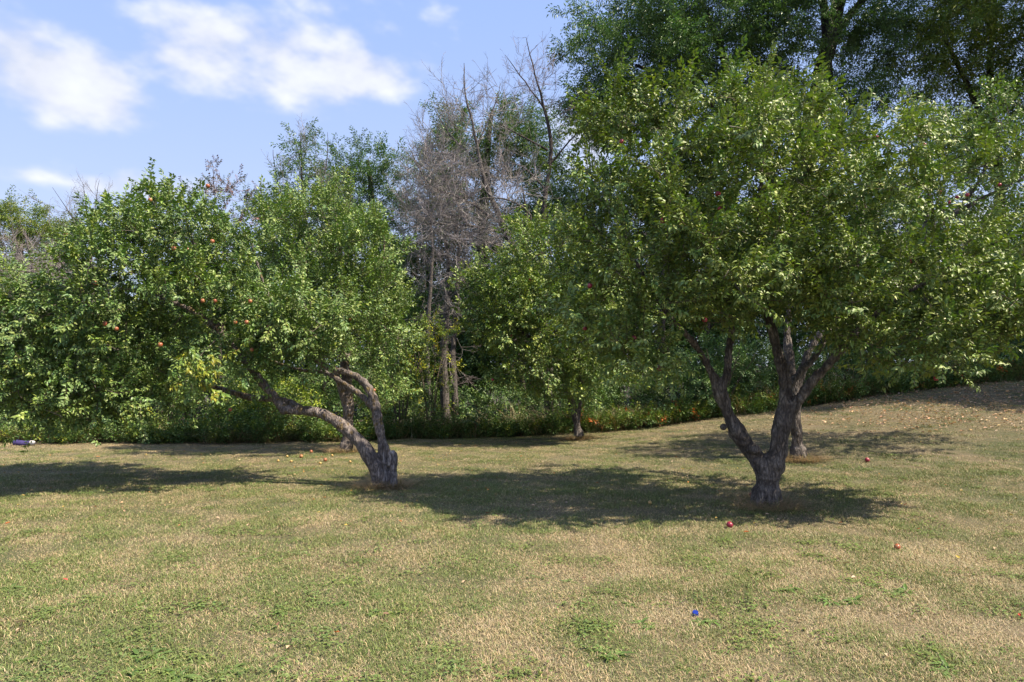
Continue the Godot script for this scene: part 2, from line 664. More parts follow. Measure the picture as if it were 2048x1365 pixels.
func materials() -> void:
	var m := StandardMaterial3D.new()
	m.resource_name = "leaf"
	m.vertex_color_use_as_albedo = true
	m.roughness = 0.47
	m.metallic_specular = 0.5
	m.cull_mode = BaseMaterial3D.CULL_DISABLED
	m.backlight_enabled = true
	m.backlight = Color(0.55, 0.62, 0.25)
	M.leaf = m
	m = StandardMaterial3D.new()
	m.resource_name = "grass"
	m.vertex_color_use_as_albedo = true
	m.roughness = 0.6
	m.cull_mode = BaseMaterial3D.CULL_DISABLED
	m.backlight_enabled = true
	m.backlight = Color(0.5, 0.5, 0.3)
	M.grass = m
	m = StandardMaterial3D.new()
	m.resource_name = "bark"
	m.vertex_color_use_as_albedo = true
	m.roughness = 0.85
	m.uv1_triplanar = true
	m.uv1_world_triplanar = true
	m.uv1_scale = Vector3(3.4, 1.25, 3.4)
	m.albedo_texture = noise_tex(0.012, Color(1, 0.98, 0.95), Color(0.28, 0.27, 0.28), 4, false, true)
	m.heightmap_enabled = true
	m.heightmap_texture = noise_tex(0.012, Color.WHITE, Color.BLACK, 4, false, true)
	m.heightmap_scale = 3.0
	M.bark = m
	m = StandardMaterial3D.new()
	m.resource_name = "twig_bark"
	m.vertex_color_use_as_albedo = true
	m.roughness = 0.85
	M.bark_plain = m
	m = StandardMaterial3D.new()
	m.resource_name = "soil_and_thatch"
	m.vertex_color_use_as_albedo = true
	m.roughness = 0.95
	m.uv1_triplanar = true
	m.uv1_world_triplanar = true
	m.uv1_scale = Vector3(1.3, 1.3, 1.3)
	m.albedo_texture = noise_tex(0.09, Color(0.5, 0.5, 0.5), Color(1, 1, 1), 5)
	M.soil = m
	m = StandardMaterial3D.new()
	m.resource_name = "apple_skin"
	m.vertex_color_use_as_albedo = true
	m.roughness = 0.35
	M.apple = m

func apple_mesh(a: Color, b: Color, amount: float) -> ArrayMesh:
	var bf := Buf.new()
	var prof := [[0.0, 0.72], [0.12, 0.78], [0.3, 0.9], [0.55, 0.93], [0.8, 0.74], [0.97, 0.36], [1.0, 0.0], [0.93, -0.38], [0.76, -0.7], [0.5, -0.88], [0.28, -0.92], [0.12, -0.86], [0.0, -0.82]]
	var sides := 14
	for i in prof.size():
		for k in sides:
			var an := TAU * k / sides
			var r: float = prof[i][0]
			var y: float = prof[i][1]
			bf.v.append(Vector3(cos(an) * r * (1.0 + 0.03 * cos(an * 5)), y, sin(an) * r))
			bf.n.append(Vector3(cos(an) * r, y * 0.9 if absf(y) < 0.9 and r > 0.2 else signf(y), sin(an) * r).normalized())
			var t := clampf(amount + 0.9 * nf.get_noise_3d(cos(an) * r * 1.1, y * 0.8, sin(an) * r * 1.1) + 0.3 * cos(an), 0, 1)
			bf.c.append(a.lerp(b, t))
	for i in prof.size() - 1:
		for k in sides:
			var p := i * sides + k
			var q := i * sides + (k + 1) % sides
			bf.ix.append_array(PackedInt32Array([p, p + sides, q, q, p + sides, q + sides]))
	return bf.mesh(M.apple)

func blade_patch(count: int, sigma: float, h0: float, h1: float, w: float, dry: float, green: Color, tan_: Color) -> ArrayMesh:
	var b := Buf.new()
	for k in count:
		var a := rf(0, TAU)
		var r := sigma * sqrt(-2.0 * log(maxf(rng.randf(), 0.02)))
		var at := Vector3(cos(a) * r, -0.004, sin(a) * r)
		var la := rf(0, TAU)
		var out := Vector3(cos(la), 0, sin(la))
		var sd := Vector3(-out.z, 0, out.x)
		var is_dry := rng.randf() < dry
		var c := vary(tan_ if is_dry else green, 0.28)
		var hh := rf(h0, h1)
		var lean := rf(0.35, 1.5) if not is_dry else rf(0.6, 2.2)
		var ww := w * rf(0.6, 1.2)
		var mid := at + Vector3.UP * hh * 0.62 + out * hh * lean * 0.35
		var tip := at + Vector3.UP * hh * rf(0.7, 1.0) + out * hh * lean
		var s := b.v.size()
		b.v.append_array(PackedVector3Array([at - sd * ww * 0.5, at + sd * ww * 0.5, mid - sd * ww * 0.45, mid + sd * ww * 0.45, tip]))
		for j in 5: b.c.append(c)
		b.ix.append_array(PackedInt32Array([s, s + 2, s + 1, s + 1, s + 2, s + 3, s + 2, s + 4, s + 3]))
	return b.mesh(M.grass)

func meshes() -> void:
	var g1 := Color(0.138, 0.208, 0.060)
	var g2 := Color(0.176, 0.234, 0.070)
	var g3 := Color(0.085, 0.150, 0.050)
	S.apple_sprig = [leaf_sprig(25, 0.36, 0.056, 0.031, 2, [g1, g2, g3], 0.4, 0.6), leaf_sprig(28, 0.42, 0.053, 0.029, 2, [g1, g2, g1], 0.4, 0.6), leaf_sprig(17, 0.22, 0.064, 0.036, 2, [g2, g3, g1], 0.4, 0.6)]
	S.apple_sprig_small = [leaf_sprig(20, 0.36, 0.062, 0.034, 1, [g1, g2, g3], 0.4, 0.5), leaf_sprig(17, 0.30, 0.066, 0.035, 1, [g1, g2, g3], 0.4, 0.5)]
	S.wood_sprig = [leaf_sprig(42, 0.62, 0.085, 0.040, 0, [g1, g3, g3], 1.6, 0.4), leaf_sprig(36, 0.55, 0.09, 0.042, 0, [g1, g2, g3], 1.6, 0.4)]
	S.willow_sprig = [leaf_sprig(46, 0.70, 0.105, 0.034, 0, [g1, g3, g3], 1.5, 0.5), leaf_sprig(40, 0.6, 0.10, 0.036, 0, [g1, g3], 1.5, 0.5)]
	S.shrub_sprig = [leaf_sprig(30, 0.45, 0.075, 0.048, 1, [g1, g2, g3], 1.5, 0.35), leaf_sprig(26, 0.4, 0.07, 0.045, 1, [g1, g3, g3], 1.5, 0.35)]
	S.bare = [bare_sprig(0.75, 0.0075, Color(0.20, 0.182, 0.185), 7), bare_sprig(0.6, 0.007, Color(0.17, 0.155, 0.158), 8)]
	S.apple_red = apple_mesh(Color(0.20, 0.012, 0.035), Color(0.34, 0.05, 0.07), 0.4)
	S.apple_orange = apple_mesh(Color(0.27, 0.045, 0.028), Color(0.32, 0.20, 0.075), 0.45)
	S.apple_yellow = apple_mesh(Color(0.45, 0.32, 0.10), Color(0.36, 0.22, 0.09), 0.5)
	var st := Buf.new()
	tube(st, PackedVector3Array([Vector3(0, 0, 0), Vector3(0.03, 0.3, 0), Vector3(0.1, 0.6, 0.02)]), PackedFloat32Array([0.05, 0.035, 0.05]), 5, Color(0.08, 0.05, 0.03))
	S.stem = st.mesh(M.bark_plain)
	var gg := Color(0.145, 0.182, 0.050)
	var gd := Color(0.41, 0.325, 0.19)
	S.blades = [blade_patch(140, 0.085, 0.012, 0.034, 0.0032, 0.15, gg, gd), blade_patch(140, 0.085, 0.010, 0.026, 0.0030, 0.5, gg, gd), blade_patch(140, 0.085, 0.008, 0.022, 0.0028, 0.88, gg, gd)]
	var cb := Buf.new()
	for k in 46:                        # clover and other small broad leaves growing in the lawn
		var a := rf(0, TAU)
		var r := 0.06 * sqrt(-2.0 * log(maxf(rng.randf(), 0.02)))
		var da := rf(0, TAU)
		leaf(cb, Vector3(cos(a) * r, rf(0.012, 0.03), sin(a) * r), Vector3(cos(da), rf(-0.1, 0.5), sin(da)), Vector3.UP, rf(0.016, 0.034), rf(0.010, 0.018), 0.3, 0.3, vary(Color(0.135, 0.185, 0.05), 0.25), 1)
	S.clover = cb.mesh(M.leaf)
	S.tall = [blade_patch(44, 0.12, 0.2, 0.75, 0.007, 0.8, Color(0.12, 0.16, 0.045), Color(0.40, 0.30, 0.18)), blade_patch(44, 0.12, 0.15, 0.55, 0.008, 0.3, Color(0.11, 0.16, 0.045), Color(0.36, 0.28, 0.16))]
	for k in 4:
		var b := Buf.new()
		for j in 11 + k * 2:
			var a := j * 2.4 + rf(-0.3, 0.3)
			var dir := Vector3(cos(a), rf(0.15, 0.8), sin(a)).normalized()
			leaf(b, Vector3(cos(a), 0, sin(a)) * 0.008, dir, Vector3.UP, rf(0.04, 0.12), rf(0.014, 0.034), 0.3, rf(0.2, 0.9), vary(Color(0.105, 0.17, 0.04), 0.3), 2)
		S["weed%d" % k] = b.mesh(M.leaf)
	var fl := [["tan", Color(0.42, 0.31, 0.21)], ["orange", Color(0.45, 0.13, 0.035)], ["brown", Color(0.16, 0.09, 0.05)], ["yellow", Color(0.52, 0.40, 0.08)], ["red", Color(0.36, 0.035, 0.02)]]
	for e in fl:
		for k in 2:
			var b := Buf.new()
			leaf(b, Vector3.ZERO, Vector3(0, 0.12, 1), Vector3.UP, 0.07, 0.036, rf(0.4, 0.9), rf(-0.35, 0.25), e[1], 2)
			S["fallen_%s%d" % [e[0], k]] = b.mesh(M.grass)

func dryness(x: float, z: float) -> float:
	var d := -z
	var v := 0.46 + 0.55 * nz.get_noise_2d(x * 6.0 + 11.0, z * 8.0) + 0.85 * nz.get_noise_2d(x * 15.0, z * 19.0 + 40.0)
	v += 0.20 * sm(-1.0, 3.0, x) * sm(9.0, 4.0, d)         # straw coloured foreground on the right
	v -= 0.34 * sm(0.2, -1.8, x) * sm(6.5, 4.0, d)        # greener on the left
	v += 0.28 * sm(2.0, 6.0, x) * sm(9.0, 13.0, d)         # dry bank
	v -= 0.12 * sm(12.5, 10.5, d) * sm(7.0, 8.5, d)        # greener band at the depth of the trees
	v += 0.45 * sm(13.2, 14.2, d) * sm(-3.0, -5.0, x)      # thatch by the hedge
	return v

func edge_d(x: float) -> float:     # where lawn ends
	return 14.9 + 1.3 * sm(-7.0, 1.0, x) + 0.5 * nz.get_noise_1d(x * 9.0) + 0.35 * nz.get_noise_1d(x * 40.0)

func ground() -> void:
	var xs := PackedFloat32Array([-900, -300, -120, -60, -36])
	var x := -24.0
	while x <= 26.01:
		xs.append(x); x += 0.5
	xs.append_array(PackedFloat32Array([36, 60, 120, 300, 900]))
	var zs := PackedFloat32Array([60, 30, 14, 6])
	var z := 2.0
	while z >= -34.01:
		zs.append(z); z -= 0.5
	zs.append_array(PackedFloat32Array([-48, -80, -160, -400, -1200]))
	var b := Buf.new()
	var floor_c := Color(0.075, 0.058, 0.038)
	for j in zs.size():
		for i in xs.size():
			var px := xs[i]
			var pz := zs[j]
			b.v.append(Vector3(px, hgt(px, pz), pz))
			var e := 0.3
			b.n.append(Vector3(hgt(px - e, pz) - hgt(px + e, pz), 2 * e, hgt(px, pz - e) - hgt(px, pz + e)).normalized())
			var lawn := Color(0.085, 0.10, 0.038).lerp(Color(0.21, 0.165, 0.10), clampf(dryness(px, pz), 0, 1))
			b.c.append(floor_c if -pz > edge_d(px) + 0.3 else lawn)
	for j in zs.size() - 1:
		for i in xs.size() - 1:
			var p := j * xs.size() + i
			var q := p + xs.size()
			b.ix.append_array(PackedInt32Array([p, q, p + 1, p + 1, q, q + 1]))
	var g := part("ground", b.mesh(M.soil), self)
	tag(g, "lawn soil and woodland floor rising to the right", "ground", "", "structure")
	# the mown grass: patches of blades, greener or drier from place to place
	var sets := []
	for k in 3: sets.append([[], PackedColorArray()])
	var d := 2.9
	while d < 17.0:
		var step := 0.085 if d < 6.0 else (0.11 if d < 10.0 else 0.14)
		var half := d * 0.80 + 0.6
		var gx := -half
		while gx < half:
			var qx := gx + rf(-0.5, 0.5) * step
			var qz := -(d + rf(-0.5, 0.5) * step)
			gx += step
			if -qz > edge_d(qx) + rf(-0.1, 0.25): continue
			var v := dryness(qx, qz) + rf(-0.28, 0.28)
			var k := 0 if v < 0.36 else (1 if v < 0.68 else 2)
			var bare := nz.get_noise_2d(qx * 14.0 + 70.0, qz * 14.0)
			var s := rf(0.75, 1.2) * (0.7 if bare > 0.34 else 1.0)
			var bs := Basis(Vector3.UP, rf(0, TAU)).scaled(Vector3(s, s * rf(0.8, 1.15), s))
			sets[k][0].append(Transform3D(bs, Vector3(qx, hgt(qx, qz), qz)))
			sets[k][1].append(vary(Color(1, 1, 1), 0.12))
		d += step
	var og := Node3D.new()
	og.name = "grass"
	add_child(og)
	tag(og, "short mown lawn grass, green and straw coloured patches", "grass", "", "stuff")
	var cx := []
	var ct := PackedColorArray()
	for i in 5000:
		var qd := rf(3.0, 11.0)
		var qx := rf(-0.8, 0.8) * qd
		var c := nz.get_noise_2d(qx * 13.0 + 200.0, qd * 13.0) + 0.25 * sm(0.0, -2.0, qx) * sm(6.0, 4.0, qd)
		if c < 0.38 + rf(-0.3, 0.3) or rng.randf() < 0.35: continue
		var sc := rf(0.6, 1.3)
		cx.append(Transform3D(Basis(Vector3.UP, rf(0, TAU)).scaled(Vector3(sc, sc * 0.9, sc)), Vector3(qx, hgt(qx, -qd), -qd)))
		ct.append(vary(Color(1, 1, 1), 0.2))
	scatter("clover", S.clover, cx, ct, og)
	var tx := []
	var tt := PackedColorArray()
	for e in [[1533, 1012, 0.20], [768, 972, 0.19], [692, 905, 0.17], [1158, 879, 0.14], [1597, 920, 0.16]]:
		var b0 := on_ground(e[0], e[1])
		for i in 46:                    # uncut tufts round the feet of the trees
			var a := rf(0, TAU)
			var r: float = e[2] * rf(0.75, 1.7)
			var q := b0 + Vector3(cos(a) * r, 0, sin(a) * r)
			tx.append(Transform3D(Basis(Vector3.UP, rf(0, TAU)).scaled(Vector3(0.45, rf(0.1, 0.24), 0.45)), Vector3(q.x, hgt(q.x, q.z), q.z)))
			tt.append(vary(Color(0.95, 0.9, 0.85), 0.2))
	scatter("uncut_tufts", S.tall[0], tx, tt, og)
	for k in 3:
		scatter("blades", S.blades[k], sets[k][0], sets[k][1], og)

# ---------------------------------------------------------------- the wood behind
func wood() -> void:
	var bark_grey := Color(0.16, 0.14, 0.13)
	var bark_dark := Color(0.135, 0.115, 0.102)
	var bark_dead := Color(0.27, 0.25, 0.25)
	var tall := "tall trees of the wood behind the orchard"
	var dead := "dead leafless trees in the wood edge"
	# the tall dark tree at the upper right
	wood_tree("tall_tree", "huge dark tree with forked leaning trunk towering behind the apple trees", "tree", tall, 22.0,
		[[[1560, 790, 0, 0.42], [1580, 500, 0, 0.36], [1620, 260, 0, 0.3], [1665, 60, 0, 0.24], [1710, -120, 0, 0.16], [1740, -260, 0, 0.08]],
		[[1620, 260, 0, 0.22], [1655, 150, 0.3, 0.17], [1640, -50, 0.5, 0.12], [1600, -200, 0.5, 0.06]],
		[[1590, 420, 0, 0.2], [1480, 250, -0.6, 0.15], [1440, 90, -0.8, 0.1], [1380, -40, -0.8, 0.05]],
		[[1480, 250, -0.6, 0.1], [1380, 180, -0.9, 0.08], [1270, 130, -1.0, 0.05]],
		[[1660, 80, 0, 0.14], [1760, -40, 0.5, 0.1], [1850, -140, 0.5, 0.05]]],
		[[1290, 110, -0.8, 170, 110, 2.2, 90], [1230, 230, -0.8, 110, 80, 1.6, 44], [1400, 40, -0.3, 190, 120, 2.6, 90], [1560, 60, 0, 150, 130, 2.6, 60], [1520, 230, 0.5, 130, 110, 2.0, 50], [1710, 210, 0.3, 70, 90, 1.6, 16], [1770, 60, 0.5, 130, 100, 2.2, 44], [1640, -120, 0, 260, 130, 3.0, 60], [1740, -270, -0.5, 280, 150, 3.4, 110], [1930, -190, -0.6, 180, 120, 3.0, 70]],
		{"bark": bark_dark, "thick": 0.014, "sprig": {"mesh": S.willow_sprig, "per_m": 20.0, "size": 1.0, "up": -0.1, "spread": 0.32, "from": 0.15, "tints": [Color(0.88, 0.98, 0.92), Color(0.95, 1.02, 0.88), Color(0.82, 0.92, 0.88)]}})
	wood_tree("tall_tree", "tall yellow green tree rising behind the bank on the lawn's high side", "tree", tall, 21.0,
		[[[1990, 770, 0, 0.22], [2000, 400, 0, 0.15], [1980, 150, 0, 0.1], [2000, -80, 0, 0.05]],
		[[2000, 330, 0, 0.12], [1940, 180, -0.3, 0.08], [1880, 60, -0.3, 0.04]]],
		[[1960, 60, -0.5, 130, 110, 2.0, 90], [2060, 160, -0.5, 120, 140, 2.0, 80], [1880, 130, -0.3, 90, 80, 1.6, 44], [2000, -90, 0, 160, 90, 2, 50], [1990, 260, -0.3, 110, 110, 1.8, 60]],
		{"bark": bark_dark, "sprig": {"mesh": S.wood_sprig, "per_m": 18.0, "size": 0.95, "up": 0.0, "spread": 0.4, "tints": [Color(1.35, 1.2, 0.7), Color(1.1, 1.1, 0.8), Color(1.6, 1.25, 0.6)]}})
	# the green tree in the middle, and its neighbours
	wood_tree("woodland_tree", "rounded green tree behind the grey dead trees", "tree", tall, 26.0,
		[[[960, 820, 0, 0.28], [965, 500, 0, 0.22], [975, 300, 0, 0.12], [985, 220, 0, 0.05]]],
		[[960, 300, 0, 110, 90, 2.2, 70], [890, 390, 0, 80, 110, 1.8, 45], [1060, 300, 0.3, 80, 90, 1.8, 45], [1080, 430, 0.3, 90, 110, 1.8, 45], [960, 470, 0, 120, 110, 2, 45]],
		{"bark": bark_grey, "sprig": {"mesh": S.wood_sprig, "per_m": 18.0, "size": 1.0, "up": 0.1, "spread": 0.4, "tints": [Color(0.95, 1.0, 0.9), Color(0.8, 0.9, 0.85), Color(1.1, 1.1, 0.85)]}})
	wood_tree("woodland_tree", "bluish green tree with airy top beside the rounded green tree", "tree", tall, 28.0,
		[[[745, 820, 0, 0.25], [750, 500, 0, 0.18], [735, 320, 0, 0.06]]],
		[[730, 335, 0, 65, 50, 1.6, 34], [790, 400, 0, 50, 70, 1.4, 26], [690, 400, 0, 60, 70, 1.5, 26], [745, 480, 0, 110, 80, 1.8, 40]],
		{"bark": bark_grey, "sprig": {"mesh": S.wood_sprig, "per_m": 18.0, "size": 1.0, "up": 0.25, "spread": 0.4, "tints": [Color(0.85, 1.0, 1.05), Color(0.92, 1.02, 1.0), Color(0.82, 0.95, 0.98)]}})  # bluish tints: glaucous leaves plus some distance haze put into the colour
	wood_tree("woodland_tree", "grey green half bare tree with thin upright twigs on top", "tree", tall, 22.0,
		[[[620, 830, 0, 0.176], [615, 560, 0, 0.128], [605, 380, 0, 0.032], [600, 270, 0, 0.009]], [[612, 480, 0, 0.036], [560, 380, 0, 0.018], [545, 300, 0, 0.007]], [[612, 440, 0, 0.036], [650, 340, 0, 0.018], [655, 265, 0, 0.005]]],
		[[610, 380, 0, 70, 60, 1.5, 34], [560, 440, 0, 60, 70, 1.5, 26], [650, 470, 0, 80, 80, 1.6, 34], [600, 560, 0, 100, 80, 1.6, 30], [605, 300, 0, 50, 45, 1.0, 16]],
		{"bark": bark_grey, "up_bias": 0.5, "sprig": {"mesh": S.wood_sprig, "per_m": 9.4, "size": 0.85, "up": 0.3, "spread": 0.35, "tints": [Color(0.95, 1.0, 0.95), Color(0.8, 0.95, 0.85)]}, "sprig2": {"mesh": S.bare, "per_m": 4.5, "size": 1.0, "up": 0.7, "spread": 0.2, "tints": [Color(1, 1, 1)]}})
	wood_tree("woodland_tree", "yellowing broad tree far behind the leaning apple tree", "tree", tall, 36.0,
		[[[30, 830, 0, 0.35], [35, 600, 0, 0.28], [40, 450, 0, 0.1]]],
		[[30, 450, 0, 70, 50, 2, 44], [110, 480, 0, 45, 45, 1.6, 26], [-40, 460, 0, 70, 60, 2, 30], [50, 550, 0, 110, 70, 2.2, 44], [20, 650, 0, 120, 70, 2.2, 30]],
		{"bark": bark_grey, "sprig": {"mesh": S.wood_sprig, "per_m": 18.0, "size": 1.15, "up": 0.1, "spread": 0.5, "tints": [Color(1.45, 1.25, 0.7), Color(1.2, 1.15, 0.8), Color(1.7, 1.3, 0.6)]}})
	wood_tree("bronze_tree", "thin crowned small tree with purplish bronze leaves above the leaning apple tree", "tree", "", 16.5,
		[[[440, 860, 0, 0.07], [435, 560, 0, 0.04], [430, 420, 0, 0.012], [425, 325, 0, 0.003]]],
		[[430, 380, 0, 60, 50, 0.9, 40], [370, 420, 0, 60, 45, 0.9, 26], [480, 420, 0, 50, 50, 0.9, 26], [430, 480, 0, 110, 60, 1.0, 30]],
		{"bark": bark_dark, "thick": 0.006, "tip": 0.003, "sprig": {"mesh": S.apple_sprig_small, "per_m": 8.8, "size": 0.8, "up": 0.3, "spread": 0.15, "tints": [Color(1.0, 0.5, 1.7), Color(1.2, 0.45, 1.3), Color(0.7, 0.7, 1.4)]}})
	wood_tree("woodland_tree", "dark bluish tree filling the wood right behind the two stemmed apple tree", "tree", tall, 25.0,
		[[[1210, 800, 0, 0.2], [1205, 560, 0, 0.15], [1200, 400, 0, 0.05]]],
		[[1140, 420, 0, 70, 60, 1.6, 26], [1230, 430, 0, 90, 80, 1.8, 40], [1200, 560, 0, 130, 90, 2, 44]],
		{"bark": bark_dark, "sprig": {"mesh": S.wood_sprig, "per_m": 18.0, "size": 1.0, "up": 0.1, "spread": 0.4, "tints": [Color(0.82, 1.0, 1.0), Color(0.9, 1.0, 0.95)]}})
	wood_tree("woodland_tree", "dark green tree in the wood behind the forked apple tree", "tree", tall, 24.0,
		[[[1420, 790, 0, 0.22], [1415, 560, 0, 0.16], [1420, 380, 0, 0.05]]],
		[[1350, 440, 0, 110, 90, 2, 50], [1480, 480, 0, 110, 100, 2, 44], [1420, 600, 0, 150, 80, 2, 44]],
		{"bark": bark_dark, "sprig": {"mesh": S.wood_sprig, "per_m": 18.0, "size": 1.0, "up": 0.1, "spread": 0.4, "tints": [Color(0.88, 1.0, 0.9), Color(0.95, 1.0, 0.85)]}})
	wood_tree("woodland_tree", "dark green tree in the wood beyond the top of the bank", "tree", tall, 23.0,
		[[[1760, 770, 0, 0.2], [1755, 560, 0, 0.15], [1750, 400, 0, 0.05]]],
		[[1700, 440, 0, 110, 90, 2, 44], [1820, 520, 0, 110, 90, 2, 40], [1740, 620, 0, 160, 70, 2, 40]],
		{"bark": bark_dark, "sprig": {"mesh": S.wood_sprig, "per_m": 18.0, "size": 1.0, "up": 0.1, "spread": 0.4, "tints": [Color(0.88, 1.0, 0.9), Color(0.95, 1.0, 0.85)]}})
	wood_tree("woodland_tree", "low branched green tree closing the wood behind the twin grey trunks", "tree", tall, 27.0,
		[[[860, 830, 0, 0.2], [858, 640, 0, 0.16], [855, 500, 0, 0.05]]],
		[[850, 540, 0, 90, 80, 1.8, 44], [830, 660, 0, 90, 80, 1.8, 40], [930, 640, 0, 90, 90, 1.8, 44], [880, 760, 0, 130, 50, 1.6, 36]],
		{"bark": bark_dark, "sprig": {"mesh": S.wood_sprig, "per_m": 18.0, "size": 1.1, "up": 0.1, "spread": 0.45, "tints": [Color(0.88, 1.0, 0.9), Color(0.95, 1.0, 0.85)]}})
	# dead trees
	wood_tree("dead_tree", "large grey dead tree leaning left with a tangle of drooping bare branches", "tree", dead, 18.0,
		[[[1095, 700, 0, 0.116], [1060, 560, 0, 0.102], [1010, 460, 0, 0.082], [970, 360, 0, 0.058], [950, 270, 0, 0.037], [930, 180, 0, 0.019], [928, 125, 0, 0.008]],
		[[1005, 450, 0, 0.041], [930, 400, -0.4, 0.031], [860, 370, -0.6, 0.017], [815, 290, -0.6, 0.007]],
		[[1010, 465, 0, 0.041], [920, 450, -0.6, 0.027], [830, 450, -0.9, 0.014], [795, 470, -0.9, 0.007]],
		[[962, 330, 0, 0.027], [900, 270, 0.2, 0.019], [868, 215, 0.2, 0.007]],
		[[1040, 520, 0, 0.034], [1060, 430, -0.5, 0.027], [990, 395, -0.7, 0.017], [930, 410, -0.8, 0.008]],
		[[955, 290, 0, 0.024], [990, 210, 0, 0.014], [1000, 165, 0, 0.005]]],
		[[880, 400, -0.5, 80, 90, 1.2, 240], [900, 470, -0.6, 90, 60, 1.2, 150], [960, 420, -0.5, 70, 80, 1.0, 90], [930, 220, 0, 60, 80, 0.9, 46], [870, 310, -0.2, 60, 70, 0.9, 80], [1000, 220, 0, 35, 60, 0.7, 20], [1010, 370, -0.4, 80, 70, 0.8, 50], [900, 550, -0.5, 80, 60, 1.0, 60], [990, 480, -0.6, 60, 50, 0.8, 30]],
		{"bark": bark_dead, "thick": 0.018, "tip": 0.008, "wiggle": 0.035, "up_bias": 0.15, "sprig": {"mesh": S.bare, "per_m": 4.4, "size": 1.0, "up": 0.25, "spread": 0.05, "along": 0.9, "tints": [Color(0.9, 0.93, 0.97), Color(1.15, 1.15, 1.18)]}})
	wood_tree("dead_tree", "slender dark dead tree with upswept bare twigs reaching above the wood", "tree", dead, 20.0,
		[[[1080, 780, 0, 0.102], [1083, 520, 0, 0.082], [1090, 400, 0, 0.068], [1102, 300, 0, 0.058], [1090, 220, 0, 0.041], [1070, 150, 0, 0.024], [1052, 75, 0, 0.007]],
		[[1098, 330, 0, 0.034], [1150, 270, 0.2, 0.020], [1200, 200, 0.2, 0.007]],
		[[1095, 300, 0, 0.034], [1040, 270, -0.3, 0.024], [985, 240, -0.3, 0.008]],
		[[1090, 220, 0, 0.027], [1040, 150, 0, 0.017], [1010, 110, 0, 0.005]],
		[[1092, 380, 0, 0.034], [1040, 330, -0.4, 0.020], [1000, 330, -0.5, 0.007]]],
		[[1055, 150, 0, 45, 75, 0.7, 60], [1090, 170, 0, 30, 60, 0.6, 26], [1140, 250, 0, 55, 50, 0.7, 26], [1020, 240, -0.2, 50, 45, 0.7, 26]],
		{"bark": Color(0.12, 0.10, 0.095), "thick": 0.015, "tip": 0.006, "up_bias": 0.6, "sprig": {"mesh": S.bare, "per_m": 2.8, "size": 0.75, "up": 0.8, "spread": 0.05, "along": 0.9, "tints": [Color(1.0, 0.85, 0.85), Color(0.8, 0.7, 0.7)]}})
	wood_tree("dead_tree", "small bare tree in the white gap beside the slender dead tree", "tree", dead, 24.0,
		[[[1190, 700, 0, 0.09], [1188, 420, 0, 0.06], [1180, 330, 0, 0.03], [1178, 270, 0, 0.01]], [[1186, 400, 0, 0.03], [1160, 340, 0, 0.02], [1140, 310, 0, 0.006]], [[1184, 380, 0, 0.03], [1210, 320, 0, 0.02], [1225, 290, 0, 0.006]]],
		[[1180, 320, 0, 40, 40, 0.8, 30]],
		{"bark": bark_dead, "thick": 0.007, "up_bias": 0.6, "sprig": {"mesh": S.bare, "per_m": 2.4, "size": 0.8, "up": 0.6, "spread": 0.05, "along": 0.9, "tints": [Color(0.9, 0.8, 0.8)]}})
	wood_tree("dead_tree", "bare grey tree with fanned fine twigs beside the yellowing tree", "tree", dead, 19.0,
		[[[185, 860, 0, 0.0660], [183, 620, 0, 0.0440], [180, 480, 0, 0.0248], [172, 420, 0, 0.0138], [165, 365, 0, 0.0044]], [[183, 520, 0, 0.0220], [140, 430, 0, 0.0110], [105, 375, 0, 0.0033]], [[181, 500, 0, 0.0165], [190, 420, 0, 0.0110], [198, 360, 0, 0.0033]]],
		[[160, 430, 0, 55, 60, 0.9, 44], [195, 420, 0, 25, 60, 0.6, 18]],
		{"bark": Color(0.15, 0.14, 0.145), "thick": 0.007, "tip": 0.0035, "up_bias": 0.5, "sprig": {"mesh": S.bare, "per_m": 2.1, "size": 0.7, "up": 0.6, "spread": 0.05, "along": 0.9, "tints": [Color(0.8, 0.8, 0.85)]}})
	wood_tree("dead_tree", "low sprawling mass of bare grey twigs in front of the yellowing tree", "tree", dead, 17.0,
		[[[60, 850, 0, 0.1], [50, 680, 0, 0.07], [80, 580, 0, 0.045], [140, 520, 0, 0.02]], [[55, 660, 0, 0.05], [10, 560, 0, 0.03], [-30, 480, 0, 0.01]], [[70, 620, 0, 0.05], [60, 520, 0, 0.03], [50, 460, 0, 0.01]]],
		[[60, 540, 0, 110, 70, 1.2, 120], [130, 560, 0, 60, 60, 1.0, 50], [0, 600, 0, 70, 80, 1.0, 50]],
		{"bark": bark_dead, "thick": 0.008, "tip": 0.004, "sprig": {"mesh": S.bare, "per_m": 9.0, "size": 0.8, "up": 0.25, "spread": 0.1, "along": 0.8, "tints": [Color(1.25, 1.2, 1.2), Color(1.0, 0.95, 0.95)]}})
	# tree trunks standing in the shade of the wood
	var k := 0
